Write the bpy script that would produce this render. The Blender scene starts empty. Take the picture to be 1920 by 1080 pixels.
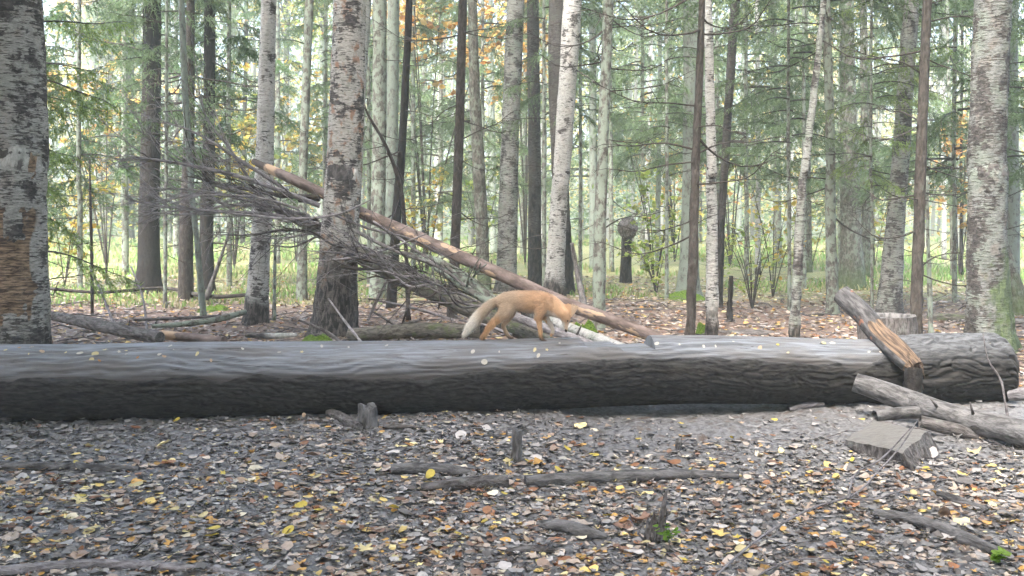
import bpy, math, random
import numpy as np
from mathutils import Vector, Matrix

rng = np.random.default_rng(11)
random.seed(11)
scn = bpy.context.scene
COL = scn.collection

# ------------------------------------------------------------------ camera
F = 1844.0                      # focal length in photo pixels (1920 wide)
CAMZ = 1.54
PITCH = math.atan(140.0 / F)
cd = bpy.data.cameras.new("camera")
cd.sensor_width = 36.0
cd.lens = 36.0 * F / 1920.0
cd.clip_start = 0.05
cd.clip_end = 1000.0
cam = bpy.data.objects.new("camera", cd)
COL.objects.link(cam)
cam.location = (0, 0, CAMZ)
cam.rotation_euler = (math.pi / 2 - PITCH, 0, 0)
scn.camera = cam

# ------------------------------------------------------------------ sky and light
SUN_EL, SUN_AZ = math.radians(57), math.radians(212)
w = bpy.data.worlds.new("World")
scn.world = w
w.use_nodes = True
wn = w.node_tree
bg = wn.nodes["Background"]
sky = wn.nodes.new("ShaderNodeTexSky")
sky.sky_type = 'NISHITA'
sky.sun_disc = False
sky.sun_elevation = SUN_EL
sky.sun_rotation = SUN_AZ
sky.air_density = 0.7
sky.dust_density = 5.0
sky.ozone_density = 1.0
wn.links.new(sky.outputs[0], bg.inputs[0])
bg.inputs[1].default_value = 0.15
sl = bpy.data.lights.new("sun", 'SUN')
sl.energy = 1.5
sl.angle = math.radians(20)
sl.color = (1.0, 0.97, 0.93)
so = bpy.data.objects.new("sun", sl)
COL.objects.link(so)
so.rotation_euler = (math.pi / 2 - SUN_EL, 0, math.pi - SUN_AZ)
scn.view_settings.view_transform = 'Standard'
scn.view_settings.look = 'None'
scn.view_settings.exposure = 3.2
scn.view_settings.gamma = 1.0
scn.cycles.max_bounces = 4
scn.cycles.diffuse_bounces = 2
scn.cycles.transmission_bounces = 2
scn.cycles.volume_bounces = 1
scn.cycles.use_adaptive_sampling = True
scn.cycles.adaptive_threshold = 0.03
scn.cycles.use_light_tree = False
scn.cycles.debug_use_spatial_splits = True
w.cycles.sampling_method = 'MANUAL'
w.cycles.sample_map_resolution = 256
scn.cycles.caustics_reflective = False
scn.cycles.caustics_refractive = False

# ------------------------------------------------------------------ helpers
CP, SP = math.cos(PITCH), math.sin(PITCH)
def P(px, py, d):
    """point of the place at distance d in front of the camera"""
    xc, yc = (px - 960.0) / F, (540.0 - py) / F
    Y = CP + yc * SP
    Z = -SP + yc * CP
    t = d / Y
    return np.array([xc * t, d, CAMZ + Z * t])
def GD(py):
    """distance of flat ground seen at row py"""
    yc = (540.0 - py) / F
    Y = CP + yc * SP
    Z = -SP + yc * CP
    return CAMZ / -Z * Y
def _h(ix, iy, iz, seed):
    h = (ix * 374761393 + iy * 668265263 + iz * 1440662683 + seed * 974711) & 0xffffffff
    h = ((h ^ (h >> 13)) * 1274126177) & 0xffffffff
    return ((h ^ (h >> 16)) & 0xffff) / 32767.5 - 1.0
def vn(x, y, z=0.0, seed=0):
    x, y, z = np.broadcast_arrays(np.asarray(x, float), np.asarray(y, float), np.asarray(z, float))
    fx, fy, fz = np.floor(x), np.floor(y), np.floor(z)
    ix, iy, iz = fx.astype(np.int64), fy.astype(np.int64), fz.astype(np.int64)
    u, v, t = x - fx, y - fy, z - fz
    u, v, t = u*u*(3-2*u), v*v*(3-2*v), t*t*(3-2*t)
    r = 0
    for a in (0, 1):
        for b in (0, 1):
            for c in (0, 1):
                r = r + _h(ix+a, iy+b, iz+c, seed) * (u if a else 1-u) * (v if b else 1-v) * (t if c else 1-t)
    return r
def fbm(x, y, z=0.0, o=3, seed=0):
    r, a = 0, 1.0
    for i in range(o):
        r = r + a * vn(np.asarray(x)*2**i, np.asarray(y)*2**i, np.asarray(z)*2**i, seed+i*7)
        a *= 0.5
    return r
def sst(a, b, x):
    t = np.clip((x - a) / (b - a), 0, 1)
    return t * t * (3 - 2 * t)

class MB:
    """collects geometry for one mesh"""
    def __init__(s):
        s.V, s.F, s.T, s.C, s.n = [], [], [], [], 0
    def add(s, V, F, T=None, C=None):
        V = np.asarray(V, float).reshape(-1, 3)
        s.V.append(V)
        for f in (F if isinstance(F, list) else [F]):
            s.F.append(np.asarray(f, np.int64) + s.n)
        s.T.append(V if T is None else np.asarray(T, float).reshape(-1, 3))
        if C is None: C = np.ones((len(V), 4))
        C = np.asarray(C, float)
        if C.ndim == 1: C = np.tile(C, (len(V), 1))
        if C.shape[1] == 3: C = np.hstack([C, np.ones((len(C), 1))])
        s.C.append(C)
        s.n += len(V)
        return s
    def mesh(s, name, smooth=True, off=None, sharp=None):
        V = np.vstack(s.V)
        if off is not None: V = V - np.asarray(off)
        me = bpy.data.meshes.new(name)
        me.vertices.add(len(V))
        me.vertices.foreach_set("co", V.astype(np.float32).ravel())
        loops = np.concatenate([f.ravel() for f in s.F])
        sizes = np.concatenate([np.full(len(f), f.shape[1]) for f in s.F])
        starts = np.concatenate([[0], np.cumsum(sizes)[:-1]])
        me.loops.add(len(loops))
        me.loops.foreach_set("vertex_index", loops.astype(np.int32))
        me.polygons.add(len(sizes))
        me.polygons.foreach_set("loop_start", starts.astype(np.int32))
        me.polygons.foreach_set("use_smooth", np.full(len(sizes), smooth))
        a = me.attributes.new("tc", 'FLOAT_VECTOR', 'POINT')
        a.data.foreach_set("vector", np.vstack(s.T).astype(np.float32).ravel())
        a = me.attributes.new("col", 'FLOAT_COLOR', 'POINT')
        a.data.foreach_set("color", np.vstack(s.C).astype(np.float32).ravel())
        me.update(calc_edges=True)
        if sharp is not None:
            me.set_sharp_from_angle(angle=math.radians(sharp))
        return me

def link(name, me, mat=None, parent=None, label=None, cat=None, group=None, kind=None, loc=None):
    o = bpy.data.objects.new(name, me)
    COL.objects.link(o)
    if me is not None and mat is not None and len(me.materials) == 0:
        me.materials.append(mat)
    if parent is not None: o.parent = parent
    if loc is not None: o.location = loc
    for k, v in (("label", label), ("category", cat), ("group", group), ("kind", kind)):
        if v: o[k] = v
    return o
def thing(name, label, cat, loc, group=None):
    return link(name, None, None, None, label, cat, group, None, tuple(float(c) for c in loc))

def frames(path):
    t = np.gradient(path, axis=0)
    t /= np.linalg.norm(t, axis=1)[:, None] + 1e-9
    ref = np.array([0, 1.0, 0]) if abs(t[:, 2]).mean() > abs(t[:, 1]).mean() else np.array([0, 0, 1.0])
    a = np.cross(ref, t)
    a /= np.linalg.norm(a, axis=1)[:, None] + 1e-9
    b = np.cross(t, a)
    return t, a, b
def tube(mb, path, rad, seg=8, C=None, cap=True, r2=None, twist=None, seed=0, tcoff=None):
    """rad: (N,) or (N,seg) radii; r2: ratio of the second half-axis"""
    path = np.asarray(path, float)
    N = len(path)
    rad = np.asarray(rad, float)
    if rad.ndim == 1: rad = np.repeat(rad[:, None], seg, 1)
    t, a, b = frames(path)
    th = np.linspace(0, 2*np.pi, seg, endpoint=False)
    k2 = np.ones(N) if r2 is None else np.broadcast_to(np.asarray(r2, float), (N,))
    V = path[:, None, :] + rad[:, :, None] * (np.cos(th)[None, :, None] * a[:, None, :] + k2[:, None, None] * np.sin(th)[None, :, None] * b[:, None, :])
    s = np.concatenate([[0], np.cumsum(np.linalg.norm(np.diff(path, axis=0), axis=1))])
    T = np.stack([rad*np.cos(th), rad*np.sin(th), np.repeat(s[:, None], seg, 1)], 2)
    if tcoff is not None: T = T + np.asarray(tcoff)
    i = np.arange(N-1)[:, None]*seg
    j = np.arange(seg)[None, :]
    j2 = (j+1) % seg
    Fq = np.stack([i+j, i+j2, i+seg+j2, i+seg+j], 2).reshape(-1, 4)
    V = V.reshape(-1, 3); T = T.reshape(-1, 3)
    Fs = [Fq]
    if cap:
        n0 = len(V)
        V = np.vstack([V, path[0], path[-1]])
        T = np.vstack([T, T[:seg].mean(0), T[-seg:].mean(0)])
        jj = np.arange(seg); jn = (jj+1) % seg
        Fs.append(np.stack([np.full(seg, n0), jn, jj], 1))
        o = (N-1)*seg
        Fs.append(np.stack([np.full(seg, n0+1), o+jj, o+jn], 1))
        if C is not None and np.asarray(C).ndim == 2 and len(C) == n0:
            C = np.vstack([C, C[:seg].mean(0), C[-seg:].mean(0)])
    mb.add(V, Fs, T, C)
    return V
def spline(pts, n):
    """smooth resample of a polyline with any number of columns"""
    p = np.asarray(pts, float)
    s = np.concatenate([[0], np.cumsum(np.linalg.norm(np.diff(p[:, :3], axis=0), axis=1))])
    u = np.linspace(0, s[-1], n)
    m = np.gradient(p, s, axis=0) if len(p) > 2 else np.repeat((p[1:]-p[:1])/s[-1], 2, 0)
    k = np.clip(np.searchsorted(s, u, 'right')-1, 0, len(s)-2)
    h = (s[k+1]-s[k])[:, None]
    t = ((u-s[k])/h[:, 0])[:, None]
    return (2*t**3-3*t**2+1)*p[k] + (t**3-2*t**2+t)*h*m[k] + (-2*t**3+3*t**2)*p[k+1] + (t**3-t**2)*h*m[k+1]
def pxpath(pts, n=None):
    """[(px,py,depth,radius_px)] -> world path (n,3) and radii"""
    q = np.array([np.append(P(a, b, d), r*d/F) for a, b, d, r in pts])
    if n: q = spline(q, n)
    return q[:, :3], np.maximum(q[:, 3], 0.0015)

# ------------------------------------------------------------------ materials
def nd(nt, t, ins=None, **pr):
    n = nt.nodes.new(t)
    for k, v in pr.items(): setattr(n, k, v)
    for k, v in (ins or {}).items():
        if isinstance(v, bpy.types.NodeSocket): nt.links.new(v, n.inputs[k])
        else: n.inputs[k].default_value = v
    return n
def newmat(name):
    m = bpy.data.materials.new(name)
    m.use_nodes = True
    nt = m.node_tree
    return m, nt, nt.nodes["Principled BSDF"]
def attr(nt, name, out="Vector"): return nd(nt, "ShaderNodeAttribute", attribute_name=name).outputs[out]
def vmul(nt, v, s): return nd(nt, "ShaderNodeVectorMath", {0: v, 1: s}, operation='MULTIPLY').outputs[0]
def noi(nt, v, sc, det=3.0, ro=0.55, di=0.0):
    return nd(nt, "ShaderNodeTexNoise", {"Vector": v, "Scale": sc, "Detail": det, "Roughness": ro, "Distortion": di}).outputs["Fac"]
def rmp(nt, f, a, b, lo=0.0, hi=1.0):
    return nd(nt, "ShaderNodeMapRange", {"Value": f, "From Min": a, "From Max": b, "To Min": lo, "To Max": hi}, interpolation_type='SMOOTHSTEP').outputs[0]
def mx(nt, f, a, b, mode='MIX'):
    n = nd(nt, "ShaderNodeMix", data_type='RGBA', blend_type=mode)
    for k, v in ((0, f), (6, a), (7, b)):
        if isinstance(v, bpy.types.NodeSocket): nt.links.new(v, n.inputs[k])
        elif k == 0: n.inputs[0].default_value = v
        else: n.inputs[k].default_value = (*v, 1.0)
    return n.outputs[2]
def mth(nt, op, a, b=0.0):
    return nd(nt, "ShaderNodeMath", {0: a, 1: b}, operation=op).outputs[0]
def sep(nt, v, i): return nd(nt, "ShaderNodeSeparateXYZ", {0: v}).outputs[i]
def bump(nt, bs, h, st=0.6, di=0.01):
    b = nd(nt, "ShaderNodeBump", {"Height": h, "Strength": st, "Distance": di})
    nt.links.new(b.outputs[0], bs.inputs["Normal"])
def setc(nt, bs, c, rough=0.8, spec=0.3):
    if isinstance(c, bpy.types.NodeSocket): nt.links.new(c, bs.inputs["Base Color"])
    else: bs.inputs["Base Color"].default_value = (*c, 1)
    if isinstance(rough, bpy.types.NodeSocket): nt.links.new(rough, bs.inputs["Roughness"])
    else: bs.inputs["Roughness"].default_value = rough
    bs.inputs["Specular IOR Level"].default_value = spec

def birch(name, white=(0.52, 0.50, 0.47), dark=0.40, base=0.5, lichen=0.3, pink=0.2, moss=0.0, lowk=1.0):
    m, nt, bs = newmat(name)
    tc = attr(nt, "tc")
    z = sep(nt, tc, 2)
    big = noi(nt, vmul(nt, tc, (4, 4, 3.2)), 1.0, 5, 0.6)
    lent = noi(nt, vmul(nt, tc, (9, 9, 70)), 1.0, 3, 0.6)
    fine = noi(nt, vmul(nt, tc, (30, 30, 120)), 1.0, 3)
    band = noi(nt, vmul(nt, tc, (9, 9, 36)), 1.0, 6, 0.68, 0.6)
    mot = noi(nt, vmul(nt, tc, (14, 14, 34)), 1.0, 5, 0.7, 0.5)
    c = mx(nt, rmp(nt, fine, 0.3, 0.7), tuple(x*0.66 for x in white), white)
    c = mx(nt, rmp(nt, mot, 0.45, 0.72), c, tuple(x*0.42 for x in white))
    c = mx(nt, mth(nt, 'MULTIPLY', rmp(nt, noi(nt, vmul(nt, tc, (7, 7, 5)), 1.3, 3), 0.52, 0.64), pink), c, (0.30, 0.17, 0.11))
    c = mx(nt, mth(nt, 'MULTIPLY', rmp(nt, noi(nt, tc, 4.0, 4), 0.42, 0.68), lichen), c, (0.17, 0.21, 0.165))
    c = mx(nt, rmp(nt, lent, 0.68-dark*0.2, 0.75-dark*0.2), c, (0.055, 0.048, 0.042))
    c = mx(nt, rmp(nt, mth(nt, 'ADD', band, mth(nt, 'MULTIPLY', mth(nt, 'SUBTRACT', big, 0.5), 1.5)), 0.68-dark*0.30, 0.80-dark*0.30), c, mx(nt, rmp(nt, mot, 0.4, 0.65), (0.03, 0.027, 0.026), (0.11, 0.10, 0.095)))
    crack = noi(nt, vmul(nt, tc, (26, 26, 8)), 1.0, 4, 0.6, 0.6)
    low = mx(nt, rmp(nt, crack, 0.42, 0.62), (0.018*lowk, 0.016*lowk, 0.015*lowk), (0.12*lowk, 0.105*lowk, 0.095*lowk))
    f = rmp(nt, mth(nt, 'ADD', z, mth(nt, 'MULTIPLY', mth(nt, 'SUBTRACT', big, 0.5), base*2.4)), base*0.55, base*1.25)
    c = mx(nt, f, low, c)
    if moss:
        side = sep(nt, attr(nt, "col"), 0)
        mm = rmp(nt, mth(nt, 'ADD', side, mth(nt, 'MULTIPLY', mth(nt, 'SUBTRACT', noi(nt, tc, 9, 4), 0.5), 1.1)), 0.55, 0.95)
        c = mx(nt, mth(nt, 'MULTIPLY', mm, moss), c, mx(nt, rmp(nt, crack, 0.35, 0.65), (0.035, 0.065, 0.018), (0.12, 0.18, 0.055)))
    pe = sep(nt, attr(nt, "col"), 2)
    fib = noi(nt, vmul(nt, tc, (8, 8, 55)), 1.0, 4, 0.65, 0.5)
    tan = mx(nt, rmp(nt, fib, 0.38, 0.66), (0.05, 0.032, 0.022), (0.33, 0.235, 0.155))
    tan = mx(nt, rmp(nt, noi(nt, vmul(nt, tc, (6, 6, 16)), 1.0, 5, 0.7, 0.8), 0.55, 0.66), tan, (0.05, 0.035, 0.026))
    c = mx(nt, rmp(nt, pe, 0.4, 0.6, 1.0, 0.0), c, tan)
    setc(nt, bs, c, 0.75, 0.25)
    bump(nt, bs, mth(nt, 'ADD', mth(nt, 'ADD', lent, crack), fine), 0.8, 0.02)
    return m
def bark(name, c1, c2, lichen=0.2, lc=(0.20, 0.24, 0.19), moss=0.0, gr=None, scale=1.0):
    m, nt, bs = newmat(name)
    tc = attr(nt, "tc")
    z = sep(nt, tc, 2)
    a = noi(nt, vmul(nt, tc, (34*scale, 34*scale, 12*scale)), 1.0, 4, 0.65, 0.5)
    b = noi(nt, vmul(nt, tc, (60*scale, 60*scale, 40*scale)), 1.0, 3)
    c = mx(nt, rmp(nt, a, 0.32, 0.68), c1, c2)
    c = mx(nt, mth(nt, 'MULTIPLY', rmp(nt, noi(nt, vmul(nt, tc, (11, 11, 8)), 1.0, 5, 0.65), 0.62-lichen*0.25, 0.74-lichen*0.25), min(1, lichen*1.3)), c, lc)
    if moss:
        f = rmp(nt, mth(nt, 'ADD', z, mth(nt, 'MULTIPLY', noi(nt, tc, 6, 4), 1.2)), 0.7, 1.5, 1.0, 0.0)
        c = mx(nt, mth(nt, 'MULTIPLY', f, moss), c, (0.07, 0.115, 0.028))
    setc(nt, bs, c, 0.85, 0.2)
    bump(nt, bs, mth(nt, 'ADD', a, mth(nt, 'MULTIPLY', b, 0.5)), 0.9, 0.02)
    return m
def leafmat(name, rough=0.6, trans=0.35, var=0.25):
    m, nt, bs = newmat(name)
    c = attr(nt, "col", "Color")
    if var:
        n = noi(nt, nd(nt, "ShaderNodeNewGeometry").outputs["Position"], 30.0, 3)
        c = mx(nt, 1.0, c, mx(nt, n, (1-var,)*3, (1+var,)*3), 'MULTIPLY')
    setc(nt, bs, c, rough, 0.25)
    if trans:
        tr = nd(nt, "ShaderNodeBsdfTranslucent", {"Color": c})
        mixs = nd(nt, "ShaderNodeMixShader", {0: trans, 1: bs.outputs[0], 2: tr.outputs[0]})
        nt.links.new(mixs.outputs[0], nt.nodes["Material Output"].inputs[0])
    return m

M = {}
M['birch_white'] = birch("birch_white", (0.53, 0.525, 0.50), 0.38, 0.5, 0.2, 0.12)
M['birch_dirty'] = birch("birch_dirty", (0.52, 0.50, 0.46), 0.58, 1.1, 0.25, 0.9)
M['birch_left'] = birch("birch_left", (0.42, 0.41, 0.38), 0.70, 0.6, 0.2, 0.15)
M['birch_grey'] = birch("birch_grey", (0.30, 0.305, 0.285), 0.60, 0.3, 0.7, 0.1)
M['birch_moss'] = birch("birch_moss", (0.235, 0.245, 0.235), 0.66, 0.25, 0.6, 0.15, moss=0.7)
M['birch_pale'] = birch("birch_pale", (0.50, 0.50, 0.48), 0.20, 0.3, 0.6, 0.05)
M['birch_black'] = birch("birch_black", (0.085, 0.08, 0.075), 0.80, 1.8, 0.15, 0.05, lowk=0.35)
M['spruce_brown'] = bark("spruce_brown", (0.030, 0.025, 0.022), (0.080, 0.069, 0.061), 0.15)
M['spruce_dark'] = bark("spruce_dark", (0.009, 0.008, 0.008), (0.028, 0.024, 0.022), 0.15, (0.07, 0.075, 0.065))
M['bark_grey'] = bark("bark_grey", (0.055, 0.050, 0.044), (0.17, 0.16, 0.14), 0.75, (0.23, 0.27, 0.22))
M['bark_pale'] = bark("bark_pale", (0.085, 0.09, 0.08), (0.21, 0.22, 0.195), 0.85, (0.20, 0.235, 0.20))
M['bark_moss'] = bark("bark_moss", (0.045, 0.042, 0.036), (0.15, 0.14, 0.12), 0.55, (0.2, 0.24, 0.19), moss=0.6)
M['pole_moss'] = bark("pole_moss", (0.04, 0.036, 0.03), (0.15, 0.14, 0.12), 0.45, (0.085, 0.115, 0.04))
M['deadwood'] = bark("deadwood", (0.045, 0.040, 0.037), (0.17, 0.155, 0.15), 0.35, (0.24, 0.25, 0.23))
M['twig_dark'] = bark("twig_dark", (0.025, 0.021, 0.019), (0.075, 0.062, 0.055), 0.3, (0.13, 0.14, 0.12))
M['twig_grey'] = bark("twig_grey", (0.11, 0.10, 0.10), (0.30, 0.28, 0.285), 0.15)
M['twig_mid'] = bark("twig_mid", (0.045, 0.040, 0.040), (0.17, 0.155, 0.155), 0.15)
M['mudwood'] = bark("mudwood", (0.05, 0.047, 0.046), (0.19, 0.183, 0.18), 0.1, scale=0.7)
M['needle'] = leafmat("needle", 0.55, 0.4, 0)
M['leaf'] = leafmat("leaf", 0.6, 0.5, 0)
M['litter'] = leafmat("litter", 0.5, 0.08, 0.35)
M['grass'] = leafmat("grass", 0.6, 0.35, 0)

# ------------------------------------------------------------------ ground
LOGA, LOGB = np.array([-6.40, 7.076, 0.312]), np.array([4.08, 8.12, 0.255])
def log_y(x): return LOGA[1] + (x - LOGA[0]) / (LOGB[0]-LOGA[0]) * (LOGB[1]-LOGA[1])
def gz(x, y):
    """lie of the land"""
    x = np.asarray(x, float); y = np.asarray(y, float)
    z = 0.035*fbm(x*0.45, y*0.45, 3.3, 2, 5)
    win = sst(0.15, 0.6, x) * (1-sst(2.1, 2.6, x))
    z = z - 0.05*win*np.exp(-((y-log_y(x)+0.12)/0.45)**2)
    nearlog = np.exp(-((y-log_y(x))/0.6)**2)
    z = z*(1-0.85*nearlog*(1-win)) 
    z = z + 0.5*sst(26, 60, y)*0.8
    z = z + 0.06*fbm(x*0.2, y*0.2, 9.1, 2, 77)*sst(12, 18, y)
    return z
def gfine(x, y):
    f = 1-sst(9.5, 13, y)
    a = fbm(x*11, y*11, 0.5, 3, 21)
    b = 1-np.abs(vn(x*24, y*24, 1.7, 31))
    return f*(0.018*a + 0.014*(b-0.5)) + (1-f)*0.02*fbm(x*3, y*3, 0, 2, 3)
def axis_pts(segs):
    out = []
    for a, b, st in segs: out.append(np.arange(a, b-1e-6, st))
    return np.concatenate(out + [[segs[-1][1]]])
gx = axis_pts([(-220, -60, 20), (-60, -15, 2.5), (-15, -6, 0.3), (-6, 6, 0.030), (6, 15, 0.3), (15, 60, 2.5), (60, 220, 20)])
gy = axis_pts([(-60, 0, 6), (0, 3.6, 0.3), (3.6, 9, 0.028), (9, 14, 0.09), (14, 30, 0.4), (30, 90, 3), (90, 260, 20)])
X, Yg = np.meshgrid(gx, gy)
Z = gz(X, Yg) + gfine(X, Yg)
nx, ny = len(gx), len(gy)
idx = np.arange(nx*ny).reshape(ny, nx)
Fq = np.stack([idx[:-1, :-1], idx[:-1, 1:], idx[1:, 1:], idx[1:, :-1]], 2).reshape(-1, 4)
mb = MB().add(np.stack([X, Yg, Z], 2).reshape(-1, 3), Fq)
m, nt, bs = newmat("forest_floor")
pos = nd(nt, "ShaderNodeNewGeometry").outputs["Position"]
n1 = noi(nt, pos, 30.0, 5, 0.65)
n2 = noi(nt, pos, 1.3, 4, 0.6)
n3 = noi(nt, pos, 90.0, 3)
y_ = sep(nt, pos, 1)
mud = mx(nt, rmp(nt, n1, 0.3, 0.7), (0.062, 0.060, 0.059), (0.25, 0.246, 0.247))
mud = mx(nt, rmp(nt, noi(nt, pos, 8.0, 3), 0.55, 0.7), mud, (0.11, 0.085, 0.07))
lit = mx(nt, rmp(nt, n1, 0.3, 0.7), (0.06, 0.040, 0.030), (0.25, 0.175, 0.14))
lit = mx(nt, rmp(nt, n3, 0.6, 0.7), lit, (0.33, 0.25, 0.18))
grs = mx(nt, rmp(nt, n2, 0.35, 0.65), (0.16, 0.19, 0.06), (0.25, 0.23, 0.11))
grs = mx(nt, rmp(nt, n1, 0.4, 0.7), grs, (0.10, 0.11, 0.04))
c = mx(nt, rmp(nt, y_, 7.9, 8.6), mud, lit)
c = mx(nt, rmp(nt, mth(nt, 'ADD', y_, mth(nt, 'MULTIPLY', mth(nt, 'SUBTRACT', n2, 0.5), 9.0)), 16.0, 19.0), c, grs)
c = mx(nt, rmp(nt, y_, 34, 60), c, (0.055, 0.07, 0.03))
setc(nt, bs, c, rmp(nt, n1, 0.3, 0.7, 0.45, 0.8), 0.4)
bump(nt, bs, mth(nt, 'ADD', n1, mth(nt, 'MULTIPLY', n3, 0.4)), 0.7, 0.02)
link("ground", mb.mesh("ground"), m, kind="structure")

# ------------------------------------------------------------------ leaves
def ring_leaf(k, shape):
    a = np.linspace(0, 2*np.pi, k, endpoint=False)
    if shape == 'oval':
        r = np.ones(k); x = 0.5*np.cos(a); y = 0.34*np.sin(a)*(1-0.25*np.cos(a))
    elif shape == 'round':
        x = 0.5*np.cos(a); y = 0.44*np.sin(a)
    else:
        r = 0.5*(0.68+0.32*np.cos(5*a)); x = r*np.cos(a); y = r*np.sin(a)
    z = 0.18*(np.abs(y)*1.6)**1.2 + 0.12*np.sin(2*a+0.7)*0.5 + 0.25*x*x
    V = np.vstack([np.stack([x, y, z], 1), [[0, 0, -0.015]]])
    j = np.arange(k)
    Fc = np.stack([np.full(k, k), j, (j+1) % k], 1)
    return V, Fc
def rots(yaw, tilt, tdir):
    cy, sy = np.cos(yaw), np.sin(yaw)
    z0 = np.zeros_like(yaw); o1 = np.ones_like(yaw)
    Rz = np.stack([np.stack([cy, -sy, z0], 1), np.stack([sy, cy, z0], 1), np.stack([z0, z0, o1], 1)], 1)
    ax = np.stack([np.cos(tdir), np.sin(tdir), z0], 1)
    ct, st = np.cos(tilt), np.sin(tilt)
    K = np.zeros((len(yaw), 3, 3))
    K[:, 0, 1] = -ax[:, 2]; K[:, 0, 2] = ax[:, 1]; K[:, 1, 0] = ax[:, 2]
    K[:, 1, 2] = -ax[:, 0]; K[:, 2, 0] = -ax[:, 1]; K[:, 2, 1] = ax[:, 0]
    Rt = np.eye(3)[None] + st[:, None, None]*K + (1-ct)[:, None, None]*(K@K)
    return Rt@Rz
def scatter(mb, tmpl, pos, size, yaw, tilt, tdir, col, curl=None, jit=0.0):
    V, Fc = tmpl
    n, k = len(pos), len(V)
    VV = np.repeat(V[None], n, 0).copy()
    if jit: VV += rng.normal(0, jit, VV.shape)*np.array([1, 1, 0.8])
    if curl is not None: VV[:, :, 2] *= curl[:, None]
    VV = np.einsum('nij,nkj->nki', rots(yaw, tilt, tdir), VV*size[:, None, None]) + pos[:, None, :]
    FF = Fc[None] + (np.arange(n)*k)[:, None, None]
    mb.add(VV.reshape(-1, 3), FF.reshape(-1, Fc.shape[1]), None, np.repeat(col, k, 0))
PAL = np.array([
    (0.145, 0.138, 0.132), (0.180, 0.170, 0.162), (0.120, 0.111, 0.104), (0.085, 0.076, 0.070), (0.21, 0.196, 0.185),   # mud covered
    (0.215, 0.150, 0.110), (0.155, 0.090, 0.060), (0.28, 0.215, 0.165), (0.20, 0.090, 0.040), (0.34, 0.275, 0.22),    # brown, tan
    (0.50, 0.36, 0.10), (0.52, 0.43, 0.19), (0.40, 0.22, 0.05), (0.50, 0.44, 0.32), (0.31, 0.285, 0.265)])              # yellow, straw, pale
T7 = [ring_leaf(8, 'oval'), ring_leaf(8, 'round'), ring_leaf(8, 'round'), ring_leaf(15, 'lobed')]
T4 = [ring_leaf(5, 'oval'), ring_leaf(5, 'round')]
def litter(n, y0, y1, pmud, pbrown, size, tm, powr=1.0, lift=0.006):
    u = rng.random(n)
    y = y0 + (y1-y0)*u**powr
    hw = y*0.56 + 1.9
    x = (rng.random(n)*2-1)*hw
    # keep clear of the log's footprint
    keep = (np.abs(y-log_y(x)) > 0.20) | (x > 4.3)
    bare = sst(-0.6, 1.2, x)*sst(5.5, 6.4, y)*(y < 7.9)*0.5 + 0.45*sst(6.3, 6.9, y)*(y < 7.9) + 0.35*(y < 7.9)*sst(0.15, 0.5, fbm(x*0.7, y*1.4, 6.6, 2, 71))*sst(4.9, 5.8, y)
    keep &= rng.random(n) > bare
    x, y = x[keep], y[keep]
    n = len(x)
    mudf = 0.5+0.5*fbm(x*0.8, y*0.8, 2.2, 2, 91)
    near = 1-sst(5.2, 6.9, y)
    pm = np.clip(pmud + 0.30*(mudf-0.5)*2 - 0.40*near*(y < 8), 0.02, 0.985)
    r = rng.random(n)
    ci = np.where(r < pm, rng.choice([0, 0, 1, 1, 2, 3, 4], n), np.where(r < pm+(1-pm)*pbrown, rng.choice([5, 6, 7, 7, 8, 9, 9, 14, 14, 14], n), rng.choice([10, 11, 12, 12, 13, 9], n)))
    col = PAL[ci]*(0.65+0.7*rng.random((n, 1)))*1.5
    col = col*np.where(y > 8, 0.78, 1.0)[:, None]
    col = col*0.9 + 0.10*col.mean(1, keepdims=True)
    sz = size*(0.55+0.9*rng.random(n)**1.6)
    pos = np.stack([x, y, gz(x, y)+gfine(x, y)+lift*(0.2+1.6*rng.random(n))], 1)
    tilt = np.abs(rng.normal(0, 0.20, n)); 
    mb = MB()
    which = rng.integers(0, len(tm), n)
    for k, t in enumerate(tm):
        s = which == k
        if s.any():
            scatter(mb, t, pos[s], sz[s], rng.random(s.sum())*6.28, tilt[s], rng.random(s.sum())*6.28, col[s], rng.normal(0.9, 0.7, s.sum()), 0.04)
    return mb
mb = litter(37000, 3.7, 7.9, 0.86, 0.74, 0.043, T7, 0.85)
mc = litter(20000, 3.7, 7.9, 1.5, 0.9, 0.034, [(v*np.array([1.2, 0.45, 1.6]), f) for v, f in T4], 0.9, 0.005)
for A_, B_, C_ in zip(mc.V, mc.F, mc.C): mb.add(A_, B_-B_.min(), None, C_)
mc = litter(1800, 3.7, 7.0, 0.62, 0.85, 0.072, [ring_leaf(12, 'oval'), ring_leaf(20, 'lobed'), ring_leaf(12, 'round')], 0.75, 0.010)
for A_, B_, C_ in zip(mc.V, mc.F, mc.C): mb.add(A_, B_-B_.min(), None, C_)
o = link("leaf_litter", mb.mesh("leaf_litter", True), M['litter'], label="muddy brown and yellow fallen leaves covering the ground before the log", cat="leaf litter", kind="stuff")
mb = litter(43000, 8.0, 24, 0.14, 0.80, 0.075, T4, 1.25, 0.012)
o = link("leaf_litter", mb.mesh("leaf_litter", False), M['litter'], label="pinkish brown leaf carpet under the trees behind the log", cat="leaf litter", kind="stuff")

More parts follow.
